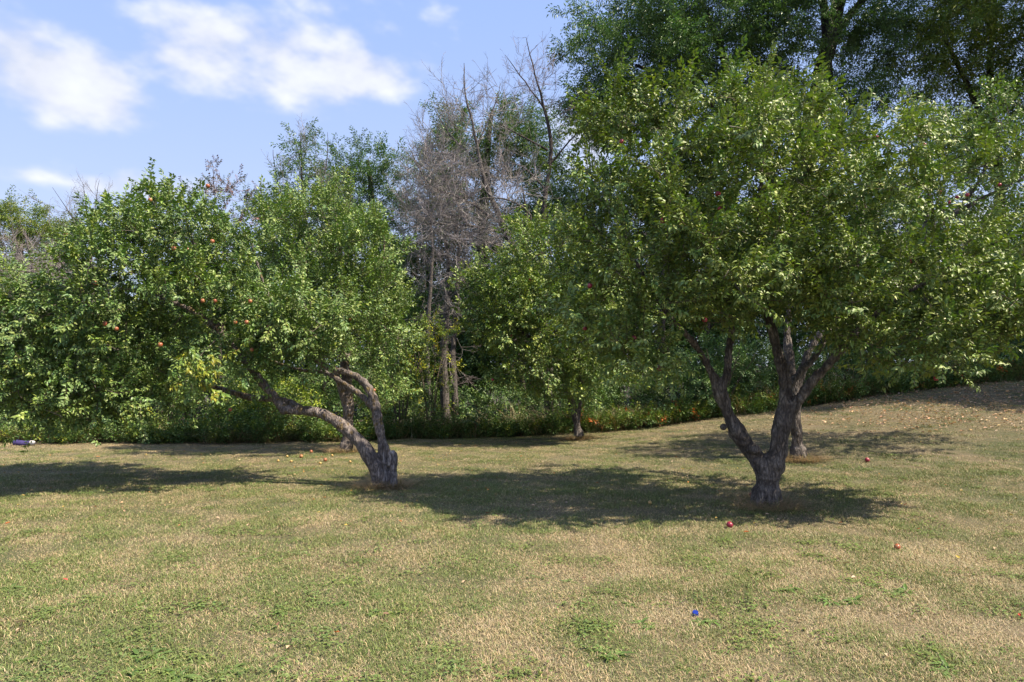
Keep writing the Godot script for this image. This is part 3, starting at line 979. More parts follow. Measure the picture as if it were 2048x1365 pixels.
	for e in [[893, 860, 560, 18.0, 0.13], [912, 860, 520, 18.6, 0.10], [650, 850, 560, 18.0, 0.10], [860, 850, 500, 20.0, 0.09], [1050, 850, 480, 19.5, 0.09], [1330, 830, 420, 20.0, 0.12], [1420, 820, 400, 21.0, 0.13], [1240, 840, 420, 21.5, 0.1]]:
		wood_tree("wood_trunk", ["twin grey trunk with broken side twigs in the dark gap of the wood", "thin woodland trunk in the shade behind " + beside((e[0] - 1024.0) / F * e[3], e[3])][0 if k < 2 else 1], "tree", "trunks in the shade of the wood", e[3],
			[[[e[0], e[1] - 10, 0, e[4]], [e[0] - 6, e[1] - 150, 0, e[4] * 0.8], [e[0] + 5, e[2], 0, e[4] * 0.5], [e[0] - 4, e[2] - 100, 0, e[4] * 0.2]]],
			[[e[0], e[2] + 120, 0, 50, 140, 0.8, 26], [e[0], e[2] - 60, 0, 70, 60, 1.0, 16]],
			{"bark": bark_dead if k < 4 else bark_dark, "thick": 0.007, "sprig": {"mesh": S.bare, "per_m": 2.0, "size": 0.8, "up": 0.2, "spread": 0.05, "along": 0.9, "tints": [Color(0.9, 0.85, 0.85)]}})
		k += 1
	# trees outside the frame whose shade falls on the bank
	var nth := -1
	for e in [[17.2, -13.4, 9.5, 3.4], [17.6, -15.6, 18.0, 4.2], [23.0, -18.0, 15.0, 4.2]]:
		nth += 1
		var base := Vector3(e[0], hgt(e[0], e[1]), e[1])
		var t := thing("tall_tree", ["low broad tree beyond the bank shading the leaf strewn slope", "tall dense tree beyond the bank shading the wood edge", "tall spreading tree farthest beyond the bank"][nth], "tree", base, tall)
		var hh: float = e[2]
		var lines := [[[Vector3(0, -0.2, 0), 0.4], [Vector3(0.1, hh * 0.4, 0.1), 0.3], [Vector3(-0.1, hh * 0.75, 0), 0.18], [Vector3(0, hh, 0), 0.05]]]
		var s: Array = smooth_line(lines[0], 0.3)
		var pts := PackedVector3Array()
		var rr := PackedFloat32Array()
		for q in s:
			pts.append(q[0]); rr.append(q[1])
		var b := Buf.new()
		tube(b, pts, rr, 9, bark_dark, 0.2)
		part("trunk", b.mesh(M.bark), t)
		var w: float = e[3]
		var br := grow(lines, [[Vector3(0, hh * 0.68, 0), Vector3(w, hh * 0.36, w), 190]], 0.3, 0.012, 0.006, 0.03)
		part("branches", branch_mesh(br, 4, bark_dark), t, Vector3.ZERO, "stuff")
		dress(t, br, {"mesh": S.wood_sprig, "per_m": 18.0, "size": 1.3, "up": 0.1, "spread": 0.5, "tints": [Color(1, 1, 0.9)]})

# ---------------------------------------------------------------- shrubs, weeds and tall grass along the wood edge
func shrub(called: String, label: String, group: String, at: Vector3, w: float, h: float, o: Dictionary) -> Node3D:
	var t := thing(called, label, o.get("category", "shrub"), at, group)
	var lines := []
	var n: int = o.get("stems", 5)
	for k in n:
		var a := TAU * k / n + rf(-0.4, 0.4)
		var r := w * 0.35
		lines.append([[Vector3(cos(a) * 0.06, -0.08, sin(a) * 0.06), 0.022], [Vector3(cos(a) * r * 0.4, h * 0.35, sin(a) * r * 0.4), 0.014], [Vector3(cos(a) * r, h * rf(0.6, 0.85), sin(a) * r), 0.006]])
	var b := Buf.new()
	for ln in lines:
		var pts := PackedVector3Array()
		var rr := PackedFloat32Array()
		for q in smooth_line(ln, 0.25):
			pts.append(q[0]); rr.append(q[1])
		tube(b, pts, rr, 5, o.get("bark", Color(0.1, 0.08, 0.065)))
	part("stems", b.mesh(M.bark_plain), t, Vector3.ZERO, "stuff")
	var br := grow(lines, [[Vector3(0, h * 0.52, 0), Vector3(w * 0.55, h * 0.5, minf(w, 1.6) * 0.5), o.get("n", 36)]], 0.3, 0.006, 0.003, 0.04)
	part("branches", branch_mesh(br, 3, o.get("bark", Color(0.1, 0.08, 0.065))), t, Vector3.ZERO, "stuff")
	dress(t, br, {"mesh": o.get("mesh", S.shrub_sprig), "per_m": o.get("per_m", 4.5), "size": o.get("size", 0.85), "up": 0.25, "spread": 0.22, "from": 0.0, "tints": o.tints}, "foliage")
	return t

func beside(x: float, d: float) -> String:       # what stands in front of a bush at that place
	var px := 1024.0 + x / d * F
	if px < 330: return "the drooping end of the leaning tree"
	if px < 600: return "the low arching apple limb"
	if px < 780: return "the upright pale trunked apple tree"
	if px < 960: return "the open lawn beside the broken stub"
	if px < 1260: return "the slim two stemmed apple tree"
	if px < 1480: return "the outer limb of the forked tree"
	if px < 1700: return "the forked apple trunk"
	return "the leaf strewn bank"

func understory() -> void:
	var dark := [Color(0.88, 0.98, 0.88), Color(1.0, 1.05, 0.85), Color(0.8, 0.92, 0.85)]
	var fresh := [Color(1.0, 1.05, 0.8), Color(1.2, 1.15, 0.75), Color(0.9, 1.0, 0.8)]
	var x := -14.0
	while x < 17.0:                      # the back row closes the wood
		var d := edge_d(x) + rf(4.0, 6.0) + (1.5 if x > -3.6 and x < 2.0 else 0.0)
		var h := rf(3.2, 4.6)
		shrub("woodland_shrub", "tall dark green shrub in the wood edge behind " + beside(x, d), "tall shrubs deep in the wood edge", Vector3(x, hgt(x, -d), -d), rf(2.4, 3.2), h, {"tints": dark, "n": 60, "per_m": 18.0, "size": 1.25})
		x += rf(1.3, 1.8)
	x = -21.0
	while x < 22.0:                      # undergrowth trees closing the view deep in the wood
		var d := rf(23.5, 26.5)
		shrub("thicket_tree", "bushy dark thicket tree deep in the wood behind " + beside(x, d), "thicket trees deep in the wood", Vector3(x, hgt(x, -d), -d), rf(3.4, 4.4), rf(5.0, 6.6), {"category": "tree", "tints": dark, "n": 80, "per_m": 16.0, "size": 1.6})
		x += rf(2.0, 2.6)
	x = -12.5
	while x < 15.0:                      # the front row
		var d := edge_d(x) + rf(1.0, 2.2)
		var left := x < -4.5
		var h := rf(1.5, 2.3) if left else rf(1.1, 1.9)
		if x > -2.9 and x < 1.5:         # an open gap with weeds only, the wood's inside shows
			x += 0.8
			continue
		shrub("hedge_shrub", ("bright green bush at the lawn edge behind " if left else "dark green bush at the lawn edge behind ") + beside(x, d), "bushes along the lawn edge", Vector3(x, hgt(x, -d), -d), rf(1.4, 2.0), h, {"tints": fresh if left else dark, "n": 44, "per_m": 20.0, "size": 0.8})
		x += rf(0.9, 1.3)
	x = -3.2
	while x < 2.2:                       # low growth inside the gap
		var d := edge_d(x) + rf(2.0, 3.4)
		shrub("low_shrub", "low dark green shrub inside the wood gap behind " + beside(x, d), "low shrubs in the gap of the wood", Vector3(x, hgt(x, -d), -d), rf(1.2, 1.6), rf(0.8, 1.25), {"tints": dark, "n": 30, "per_m": 14.0, "size": 0.85})
		x += rf(0.7, 0.95)
	# single shrubs one can tell apart
	var p := P(860, 850, 17.0)
	shrub("yellow_leaved_shrub", "slim shrub with yellow autumn leaves in the dark gap of the wood", "", Vector3(p.x, hgt(p.x, p.z), p.z), 1.3, 3.1, {"tints": [Color(3.2, 2.2, 0.5), Color(1.6, 1.5, 0.6), Color(3.6, 2.3, 0.4)], "n": 34, "per_m": 8.0, "size": 0.7})
	p = P(800, 850, 16.4)
	shrub("young_tree", "slender young tree with light green leaves between the apple tree and dark gap", "", Vector3(p.x, hgt(p.x, p.z), p.z), 1.7, 3.3, {"category": "tree", "tints": [Color(1.3, 1.25, 0.8), Color(1.1, 1.1, 0.8)], "n": 50, "per_m": 12.8, "size": 0.75})
	p = P(540, 860, 16.0)
	shrub("vine_bush", "bush of yellow green vine leaves under the leaning limb", "", Vector3(p.x, hgt(p.x, p.z), p.z), 2.2, 1.2, {"tints": [Color(1.9, 1.6, 0.5), Color(1.4, 1.35, 0.6)], "n": 50, "per_m": 16.0, "size": 0.9})
	p = P(1440, 810, 16.6)
	shrub("round_shrub", "rounded pale leaved shrub standing behind the forked apple trunk", "", Vector3(p.x, hgt(p.x, p.z) - 0.1, p.z), 2.4, 2.2, {"tints": [Color(1.0, 1.1, 1.1), Color(0.85, 1.0, 1.0)], "n": 80, "per_m": 20.0, "size": 0.7})
	p = P(950, 845, 15.9)
	sumac(Vector3(p.x, hgt(p.x, p.z), p.z))
	# tall dry grass and leafy weeds at the foot of the wood
	var sets := [[[], PackedColorArray()], [[], PackedColorArray()], [[], PackedColorArray()], [[], PackedColorArray()]]
	for i in 1500:
		var gx := rf(-13.0, 15.0)
		var d := edge_d(gx) + absf(rng.randfn(0.0, 0.55)) + 0.12
		var k := 0 if nz.get_noise_1d(gx * 7.0) + rf(-0.4, 0.4) > 0.05 else 1
		var cl := nz.get_noise_2d(gx * 11.0, d * 8.0)
		if cl < rf(-0.25, 0.1): continue
		var s := rf(0.4, 0.9) * (1.0 + cl) * (0.8 if gx < -3.5 else 1.0)
		sets[k][0].append(Transform3D(Basis(Vector3.UP, rf(0, TAU)).scaled(Vector3(1, s, 1)), Vector3(gx, hgt(gx, -d), -d)))
		sets[k][1].append(vary(Color(1, 1, 1), 0.2))
	var tg := Node3D.new()
	tg.name = "tall_grass"
	add_child(tg)
	tag(tg, "tall dry grass fringing the foot of the wood", "grass", "", "stuff")
	for k in 2: scatter("blades", S.tall[k], sets[k][0], sets[k][1], tg)
	for i in 7000:
		var gx := rf(-13.0, 15.0)
		var d := edge_d(gx) + absf(rng.randfn(0.0, 0.5)) - 0.05 + 0.25 * nz.get_noise_1d(gx * 30.0)
		var y := hgt(gx, -d) + rf(0.0, 0.46) * rng.randf() * clampf(0.75 + 1.6 * nz.get_noise_1d(gx * 14.0), 0.15, 1.8)
		var k := 2 + rng.randi() % 2
		sets[k][0].append(Transform3D(frame_of(Vector3(rf(-1, 1), rf(0.2, 1.2), rf(-0.3, 1))).scaled(Vector3.ONE * rf(0.45, 0.9)), Vector3(gx, y, -d)))
		var tn: Color = Color(0.9, 1.0, 0.8)
		var rr := rng.randf()
		if rr < 0.16: tn = Color(1.7, 1.4, 0.6)
		elif rr < 0.2 and gx > 1.0: tn = Color(3.6, 0.7, 0.5)
		sets[k][1].append(vary(tn, 0.25))
	var gc := Node3D.new()
	gc.name = "ground_cover"
	add_child(gc)
	tag(gc, "leafy weeds covering the ground at the wood edge", "weeds", "", "stuff")
	for k in 2: scatter("leaves", S.shrub_sprig[k], sets[k + 2][0], sets[k + 2][1], gc)

func sumac(at: Vector3) -> void:
	var t := thing("sumac_plant", "feathery bluish green compound leaved plant at the lawn edge", "plant", at)
	var stem := Buf.new()
	tube(stem, PackedVector3Array([Vector3(0, -0.05, 0), Vector3(0.03, 0.4, 0), Vector3(0.05, 0.75, 0.02)]), PackedFloat32Array([0.012, 0.01, 0.006]), 6, Color(0.12, 0.1, 0.06))
	part("stem", stem.mesh(M.bark_plain), t)
	for k in 11:
		var b := Buf.new()
		var a := k * 2.4
		var at0 := Vector3(0.04, 0.3 + 0.045 * k, 0.01)
		var dir := Vector3(cos(a), 0.65, sin(a)).normalized()
		for j in 10:
			var s := j / 9.0
			var q := at0 + dir * 0.5 * s - Vector3.UP * 0.22 * s * s
			for sd in [-1.0, 1.0]:
				leaf(b, q, (dir * 0.4 + Vector3(-dir.z, 0.1, dir.x) * sd).normalized(), Vector3.UP, 0.12 * (1.0 - 0.5 * s), 0.035, 0.2, 0.4, vary(Color(0.055, 0.125, 0.06), 0.15), 1)
		part("frond", b.mesh(M.leaf), t)

# ---------------------------------------------------------------- the apple trees
func apple_bark(p: Vector3, n: Vector3) -> Color:
	var a := nf.get_noise_3d(p.x * 14.0, p.y * 4.0, p.z * 14.0)
	var b := nz.get_noise_3d(p.x * 30.0 + 5.0, p.y * 30.0, p.z * 30.0)
	var c := Color(0.18, 0.155, 0.145).lerp(Color(0.44, 0.405, 0.385), clampf(0.5 + a * 1.3, 0, 1))
	return c.lerp(Color(0.085, 0.065, 0.06), clampf(b * 1.6, 0.0, 0.7))

func lichen_bark(p: Vector3, n: Vector3) -> Color:
	var a := nf.get_noise_3d(p.x * 14.0, p.y * 7.0, p.z * 14.0)
	var b := nz.get_noise_3d(p.x * 30.0 + 5.0, p.y * 30.0, p.z * 30.0)
	var c := Color(0.30, 0.26, 0.245).lerp(Color(0.56, 0.50, 0.48), clampf(0.5 + a * 1.3, 0, 1))
	c = c.lerp(Color(0.12, 0.09, 0.08), clampf(b * 1.4, 0.0, 0.6))
	var l := nf.get_noise_3d(p.x * 9.0 + 40.0, p.y * 9.0, p.z * 9.0)
	if l > 0.16 and p.y > 0.7: c = c.lerp(Color(0.36, 0.25, 0.05), clampf((l - 0.16) * 4.0, 0.0, 0.75))
	return c

func weathered(p: Vector3, n: Vector3) -> Color:
	var a := nf.get_noise_3d(p.x * 26.0, p.y * 3.0, p.z * 26.0)
	return Color(0.20, 0.18, 0.19).lerp(Color(0.66, 0.63, 0.65), clampf(0.55 + a * 1.5, 0, 1))

func apple_tree(called: String, label: String, base: Vector3, d: float, lines: Array, blobs: Array, o: Dictionary) -> Node3D:
	var t := thing(called, label, "apple tree", base, "apple trees on the lawn")
	var wl: Array = localize(px_lines(d, lines), base)
	var wb := []
	for e in px_blobs(d, blobs): wb.append([e[0] - base, e[1], int(e[2] * 1.3)])
	var bones := bones_of(wl)
	for e in o.get("knots", []):
		var q: Vector3 = P(e[0], e[1], d + e[2]) - base
		bones.append([q, q + Vector3(0, 0.01, 0), e[3], e[3] * 0.9])
	for k in o.get("roots", 6):                     # flare at the foot
		var a: float = TAU * k / o.get("roots", 6) + 0.3
		var r: float = o.get("foot", 0.17) * 0.8
		bones.append([Vector3(cos(a) * r * 0.62, 0.16, sin(a) * r * 0.62), Vector3(cos(a) * r * 1.12, -0.07, sin(a) * r * 1.12), r * 0.42, r * 0.3])
	part("trunk", net_mesh(bones, o.get("cell", 0.017), 0.05, o.get("furrow", 0.016), o.get("paint", apple_bark), M.bark), t)
	var br := grow(wl, wb, o.get("up_bias", 0.3), o.get("thick", 0.011), 0.004, 0.03)
	part("branches", branch_mesh(br, 5, Color(0.13, 0.105, 0.095)), t, Vector3.ZERO, "stuff")
	dress(t, br, o.sprig)
	return t

func orchard() -> void:
	var warm := [Color(1.12, 1.06, 0.9), Color(1.25, 1.15, 0.85), Color(1.0, 1.04, 0.95), Color(1.15, 1.06, 0.8)]
	# forked tree on the right
	var base := on_ground(1533, 1012)
	var d := -base.z
	var t := apple_tree("apple_tree", "large forked apple tree with dark furrowed trunk and wide crown", base, d,
		[[[1533, 1030, 0, 0.175], [1536, 985, 0, 0.16], [1538, 945, 0, 0.17], [1555, 905, -0.05, 0.125], [1562, 850, -0.05, 0.105], [1572, 790, 0, 0.1], [1565, 740, 0, 0.085], [1550, 680, 0.05, 0.07], [1530, 600, 0.15, 0.055], [1515, 480, 0.2, 0.04], [1525, 330, 0.2, 0.025], [1530, 200, 0.2, 0.01]],
		[[1536, 960, 0, 0.15], [1520, 925, 0.02, 0.13], [1485, 880, 0.05, 0.115], [1455, 825, 0.1, 0.095], [1437, 775, 0.1, 0.08], [1420, 740, 0.1, 0.05], [1390, 690, 0.0, 0.04], [1330, 620, -0.2, 0.03], [1270, 520, -0.3, 0.015]],
		[[1440, 785, 0.1, 0.06], [1453, 755, 0.1, 0.052], [1458, 700, 0.1, 0.048], [1464, 640, 0.15, 0.042], [1440, 540, 0.2, 0.032], [1380, 400, 0.3, 0.02], [1320, 260, 0.3, 0.008]],
		[[1572, 860, -0.05, 0.085], [1590, 815, -0.1, 0.07], [1625, 765, -0.2, 0.064], [1670, 715, -0.3, 0.056], [1710, 670, -0.4, 0.05], [1790, 600, -0.5, 0.035], [1880, 550, -0.6, 0.018]],
		[[1570, 785, 0, 0.05], [1600, 745, 0.3, 0.045], [1640, 700, 0.5, 0.038], [1680, 600, 0.7, 0.03], [1720, 450, 0.8, 0.018], [1750, 340, 0.8, 0.008]]],
		[[1560, 430, 0.1, 330, 210, 1.9, 120], [1540, 220, 0.2, 130, 90, 0.9, 30], [1470, 330, 0.2, 190, 130, 1.3, 40], [1290, 420, 0.2, 170, 190, 1.2, 50], [1250, 650, -0.3, 120, 75, 0.8, 26], [1240, 235, 0.3, 100, 50, 0.7, 18], [1700, 360, 0.3, 120, 130, 1.2, 36], [1850, 560, -0.3, 210, 110, 1.2, 52], [1830, 660, -0.7, 190, 50, 0.8, 30], [1500, 590, -0.3, 210, 55, 1.4, 34], [1300, 725, -0.7, 60, 30, 0.35, 8], [1160, 540, 0.3, 60, 120, 0.8, 18], [1960, 640, -0.4, 110, 70, 0.9, 26], [1860, 715, -0.9, 110, 20, 0.5, 14], [1740, 690, -0.8, 60, 20, 0.4, 8], [1400, 520, -0.6, 200, 120, 0.9, 40], [1640, 560, -0.8, 180, 90, 0.8, 34], [1400, 250, 0.2, 120, 70, 0.8, 18]],
		{"foot": 0.185, "knots": [[1512, 900, -0.1, 0.055], [1553, 928, -0.12, 0.07], [1447, 855, -0.04, 0.04]], "sprig": {"mesh": S.apple_sprig, "per_m": 32.0, "size": 1.0, "up": 0.3, "spread": 0.12, "along": 0.75, "from": 0.12, "tints": warm}})
	for e in [[1326, 442, -0.9], [1319, 737, -0.9], [1873, 757, -1.0], [1170, 658, -0.6], [1268, 677, -0.9], [1500, 592, -1.5], [1753, 275, -0.6], [1824, 522, -1.2], [1180, 572, -0.5], [1862, 672, -1.2], [1896, 640, -1.2], [1243, 283, -0.3], [1436, 388, -1.3], [1440, 417, -1.3], [1725, 700, -0.9], [1410, 640, -1.0]]:
		apple_on(t, e[0], e[1], d + e[2] * 0.68, S.apple_red, rf(0.024, 0.032))
	# leaning tree on the left
	base = on_ground(768, 972)
	d = -base.z
	t = apple_tree("apple_tree", "old apple tree leaning left on a low arching limb beside a broken stub", base, d,
		[[[758, 992, 0, 0.13], [756, 950, 0, 0.125], [742, 918, 0, 0.12], [715, 880, 0.05, 0.105], [675, 845, 0.1, 0.095], [635, 825, 0.1, 0.085], [595, 822, 0.1, 0.08], [566, 815, 0.1, 0.075], [545, 790, 0.1, 0.068], [515, 755, 0.1, 0.06], [480, 710, 0.1, 0.055], [430, 655, 0.1, 0.048], [380, 620, 0.05, 0.04], [300, 590, 0.0, 0.03], [220, 580, -0.2, 0.02], [120, 620, -0.4, 0.01]],
		[[770, 985, 0.05, 0.11], [772, 930, 0.08, 0.09], [763, 880, 0.1, 0.08], [754, 835, 0.12, 0.074], [746, 795, 0.15, 0.07], [728, 765, 0.15, 0.06], [695, 745, 0.15, 0.05], [655, 735, 0.3, 0.042], [600, 690, 0.5, 0.032], [540, 600, 0.6, 0.024], [500, 480, 0.6, 0.012]],
		[[746, 815, 0.15, 0.05], [715, 785, 0.3, 0.048], [675, 760, 0.45, 0.042], [650, 745, 0.6, 0.034], [600, 740, 0.9, 0.024], [540, 720, 1.1, 0.012]],
		[[600, 815, 0.12, 0.055], [560, 800, 0.45, 0.055], [500, 795, 0.75, 0.05], [430, 775, 0.95, 0.042], [340, 750, 1.0, 0.032], [240, 700, 0.9, 0.02], [130, 690, 0.8, 0.01]],
		[[450, 675, 0.1, 0.04], [425, 600, 0.1, 0.034], [400, 520, 0.1, 0.026], [370, 440, 0.0, 0.012]]],
		[[320, 560, 0.1, 190, 110, 1.3, 90], [160, 660, -0.2, 170, 90, 1.1, 74], [110, 760, -0.5, 130, 60, 0.7, 44], [240, 790, -0.2, 110, 55, 0.7, 34], [400, 480, 0.3, 130, 90, 1.0, 46], [300, 420, 0.3, 90, 50, 0.8, 24], [480, 640, 0.1, 80, 90, 0.8, 34], [30, 620, -0.2, 100, 80, 1.0, 34], [560, 660, 0.1, 80, 60, 0.7, 30], [640, 640, 0.2, 90, 70, 0.8, 34], [640, 710, 0.1, 50, 22, 0.35, 12], [520, 730, 0.0, 50, 30, 0.4, 12], [210, 500, 0.2, 70, 70, 0.8, 20], [400, 760, -0.5, 40, 40, 0.3, 6], [40, 800, -0.4, 80, 40, 0.6, 16], [140, 820, -0.4, 100, 35, 0.6, 22], [-60, 700, -0.3, 90, 110, 1.0, 30], [300, 700, 0.3, 120, 80, 0.9, 30]],
		{"foot": 0.15, "furrow": 0.013, "paint": lichen_bark, "up_bias": 0.2, "knots": [[566, 822, 0.05, 0.05]], "sprig": {"mesh": S.apple_sprig, "per_m": 32.5, "size": 0.95, "up": 0.25, "spread": 0.12, "along": 0.75, "from": 0.12, "tints": [Color(0.95, 1.02, 1.0), Color(0.88, 1.0, 1.0), Color(1.05, 1.08, 0.9), Color(0.95, 1.0, 1.0), Color(1.2, 1.15, 0.8)]}})
	var stub := []
	for ln in [[[785, 985, -0.10, 0.085], [786, 950, -0.10, 0.08], [787, 922, -0.10, 0.062], [786, 906, -0.10, 0.048]], [[778, 930, -0.12, 0.045], [779, 908, -0.12, 0.03], [780, 899, -0.12, 0.016]], [[791, 930, -0.08, 0.04], [792, 908, -0.08, 0.022]], [[772, 965, -0.12, 0.05], [769, 925, -0.10, 0.034], [767, 905, -0.10, 0.016]]]:
		stub.append([])
		for e in ln: stub[-1].append([P(e[0], e[1], d + e[2]) - base, e[3]])
	var sn := part("dead_stub", net_mesh(bones_of(stub), 0.013, 0.02, 0.03, weathered, M.bark), t)
	sn.set_meta("label", "weathered silver grey broken stub at the trunk's foot")
	for e in [[246, 513, -0.6], [190, 567, -0.7], [424, 483, -0.6], [375, 500, -0.8], [347, 497, -0.7], [405, 602, -1.0], [430, 602, -1.0], [500, 603, -0.8], [210, 648, -1.2], [232, 658, -1.2], [28, 680, -0.9], [470, 645, -0.8], [493, 645, -0.8], [537, 655, -0.7], [300, 400, -0.4], [395, 805, -0.5], [460, 820, -0.3], [93, 872, -0.7], [415, 372, -0.2], [320, 690, -1.0], [130, 470, -0.3], [503, 700, -0.6], [20, 755, -0.9]]:
		apple_on(t, e[0], e[1], d + e[2] * 0.68, S.apple_orange, rf(0.024, 0.032))
	var yx := []
	var yt := PackedColorArray()
	for k in 26:
		yx.append(Transform3D(frame_of(Vector3(rf(-1, 1), rf(-0.9, 0.3), rf(-0.4, 1))), P(395 + rng.randfn(0, 26), 750 + rng.randfn(0, 28), d - 0.75 + rf(-0.1, 0.1)) - base))
		yt.append(vary(Color(1.7, 1.25, 0.55) if k % 3 else Color(1.1, 1.1, 0.8), 0.2))
	scatter("yellowing_leaves", S.apple_sprig[2], yx, yt, t)
	# upright tree behind it
	base = on_ground(692, 905)
	d = -base.z
	t = apple_tree("apple_tree", "upright apple tree with pale straight trunk standing behind the leaning one", base, d,
		[[[692, 915, 0, 0.15], [694, 880, 0, 0.14], [696, 840, 0, 0.13], [697, 800, 0, 0.125], [694, 760, 0, 0.11], [685, 700, 0, 0.09], [690, 620, 0, 0.07], [680, 500, 0, 0.04], [670, 420, 0, 0.015]],
		[[690, 810, 0, 0.085], [682, 780, -0.1, 0.075], [670, 740, -0.2, 0.06], [640, 660, -0.3, 0.045], [600, 560, -0.3, 0.03], [570, 460, -0.2, 0.012]],
		[[690, 730, 0, 0.06], [730, 650, 0.2, 0.045], [760, 560, 0.3, 0.03], [770, 470, 0.3, 0.012]]],
		[[660, 520, 0, 130, 120, 1.6, 90], [740, 560, 0, 90, 130, 1.4, 60], [600, 600, -0.2, 110, 110, 1.4, 60], [690, 660, -0.2, 130, 70, 1.4, 46], [560, 480, -0.1, 80, 80, 1.2, 30], [660, 420, 0, 90, 50, 1.0, 26], [780, 640, 0, 50, 100, 1.0, 24], [770, 780, 0.3, 50, 60, 0.7, 12]],
		{"foot": 0.15, "furrow": 0.012, "cell": 0.02, "up_bias": 0.7, "paint": lichen_bark, "sprig": {"mesh": S.apple_sprig_small, "per_m": 30.4, "size": 1.05, "up": 0.75, "spread": 0.15, "along": 0.75, "tints": [Color(1.15, 1.15, 1.0), Color(1.0, 1.1, 1.0), Color(1.3, 1.25, 1.0)]}})
	for e in [[748, 781, -0.8], [600, 520, -1.0], [700, 640, -1.2], [620, 690, -1.1], [575, 625, -1.1]]:
		apple_on(t, e[0], e[1], d + e[2] * 0.68, S.apple_orange, rf(0.024, 0.032))
	# tree in the middle distance
	base = on_ground(1158, 879)
	d = -base.z
	t = apple_tree("apple_tree", "smaller apple tree with slim curved two stemmed trunk near the wood edge", base, d,
		[[[1158, 888, 0, 0.115], [1156, 860, 0, 0.105], [1148, 820, 0, 0.1], [1140, 790, 0, 0.09], [1132, 740, 0, 0.075], [1110, 660, 0, 0.06], [1080, 580, 0, 0.04], [1060, 500, 0, 0.015]],
		[[1154, 845, 0, 0.06], [1161, 800, 0.1, 0.05], [1160, 760, 0.1, 0.045], [1150, 660, 0.2, 0.04], [1110, 540, 0.2, 0.03], [1090, 460, 0.2, 0.01]],
		[[1130, 730, 0, 0.05], [1080, 690, -0.3, 0.04], [1010, 640, -0.4, 0.02]]],
		[[1090, 500, 0, 110, 60, 1.4, 50], [1010, 600, -0.1, 90, 70, 1.4, 50], [1120, 610, 0, 120, 90, 1.5, 56], [1000, 670, -0.3, 80, 50, 1.2, 34], [1060, 750, -0.5, 90, 35, 0.9, 26], [1190, 720, -0.4, 110, 50, 1.0, 36], [1240, 620, 0, 90, 80, 1.2, 30], [950, 560, 0, 40, 40, 0.7, 10], [1130, 780, -0.6, 70, 25, 0.5, 18], [1100, 700, -0.7, 120, 60, 0.9, 44], [1060, 600, -0.6, 110, 80, 0.9, 40]],
		{"foot": 0.115, "furrow": 0.010, "cell": 0.02, "up_bias": 0.35, "sprig": {"mesh": S.apple_sprig_small, "per_m": 30.4, "size": 1.1, "up": 0.3, "spread": 0.18, "tints": [Color(1.25, 1.2, 0.95), Color(1.05, 1.1, 0.9), Color(1.5, 1.35, 0.8)]}})
	for e in [[1077, 510, -1.2], [1040, 540, -1.2], [985, 760, -1.2], [1060, 560, -1.3], [1022, 672, -1.4], [1080, 620, -1.3], [1135, 700, -1.2], [1030, 500, -1.0]]:
		apple_on(t, e[0], e[1], d + e[2] * 0.68, S.apple_red, rf(0.024, 0.032))
	# tree behind the forked one
	base = on_ground(1597, 920)
	d = -base.z
	t = apple_tree("apple_tree", "apple tree with rough dark trunk and branches reaching right, behind the forked one", base, d,
		[[[1598, 930, 0, 0.135], [1596, 895, 0, 0.115], [1592, 840, 0, 0.105], [1588, 780, 0, 0.1], [1580, 730, 0, 0.085], [1575, 650, 0.1, 0.06], [1600, 540, 0.2, 0.04], [1640, 420, 0.2, 0.015]],
		[[1590, 790, 0, 0.075], [1606, 740, 0, 0.07], [1625, 690, 0, 0.065], [1700, 600, 0, 0.06], [1790, 530, 0, 0.055], [1880, 450, 0, 0.05], [1960, 400, 0, 0.035], [2060, 350, 0, 0.015]],
		[[1830, 490, 0, 0.045], [1860, 420, 0.1, 0.035], [1850, 330, 0.2, 0.025], [1830, 240, 0.2, 0.01]],
		[[1900, 440, 0, 0.04], [1960, 360, 0.2, 0.028], [2000, 260, 0.2, 0.012]]],
		[[1900, 330, 0.2, 150, 110, 1.5, 70], [1990, 430, 0, 110, 90, 1.4, 44], [1830, 250, 0.2, 80, 50, 1.0, 20], [1990, 240, 0.3, 90, 60, 1.2, 30], [1800, 430, 0.2, 100, 90, 1.3, 30], [2060, 560, 0, 100, 80, 1.2, 26]],
		{"foot": 0.14, "furrow": 0.016, "cell": 0.02, "sprig": {"mesh": S.apple_sprig_small, "per_m": 15.5, "size": 1.05, "up": 0.25, "spread": 0.17, "tints": [Color(0.95, 1.0, 0.95), Color(1.1, 1.1, 0.9)]}})
	for e in [[1900, 405, -1.0], [1935, 390, -1.0], [2000, 370, -1.0], [1870, 370, -1.0], [1838, 365, -1.0], [1857, 372, -1.0], [1915, 395, -1.1], [1880, 385, -1.1], [1850, 290, -0.9]]:
		apple_on(t, e[0], e[1], d + e[2] * 0.68, S.apple_red, rf(0.024, 0.032))

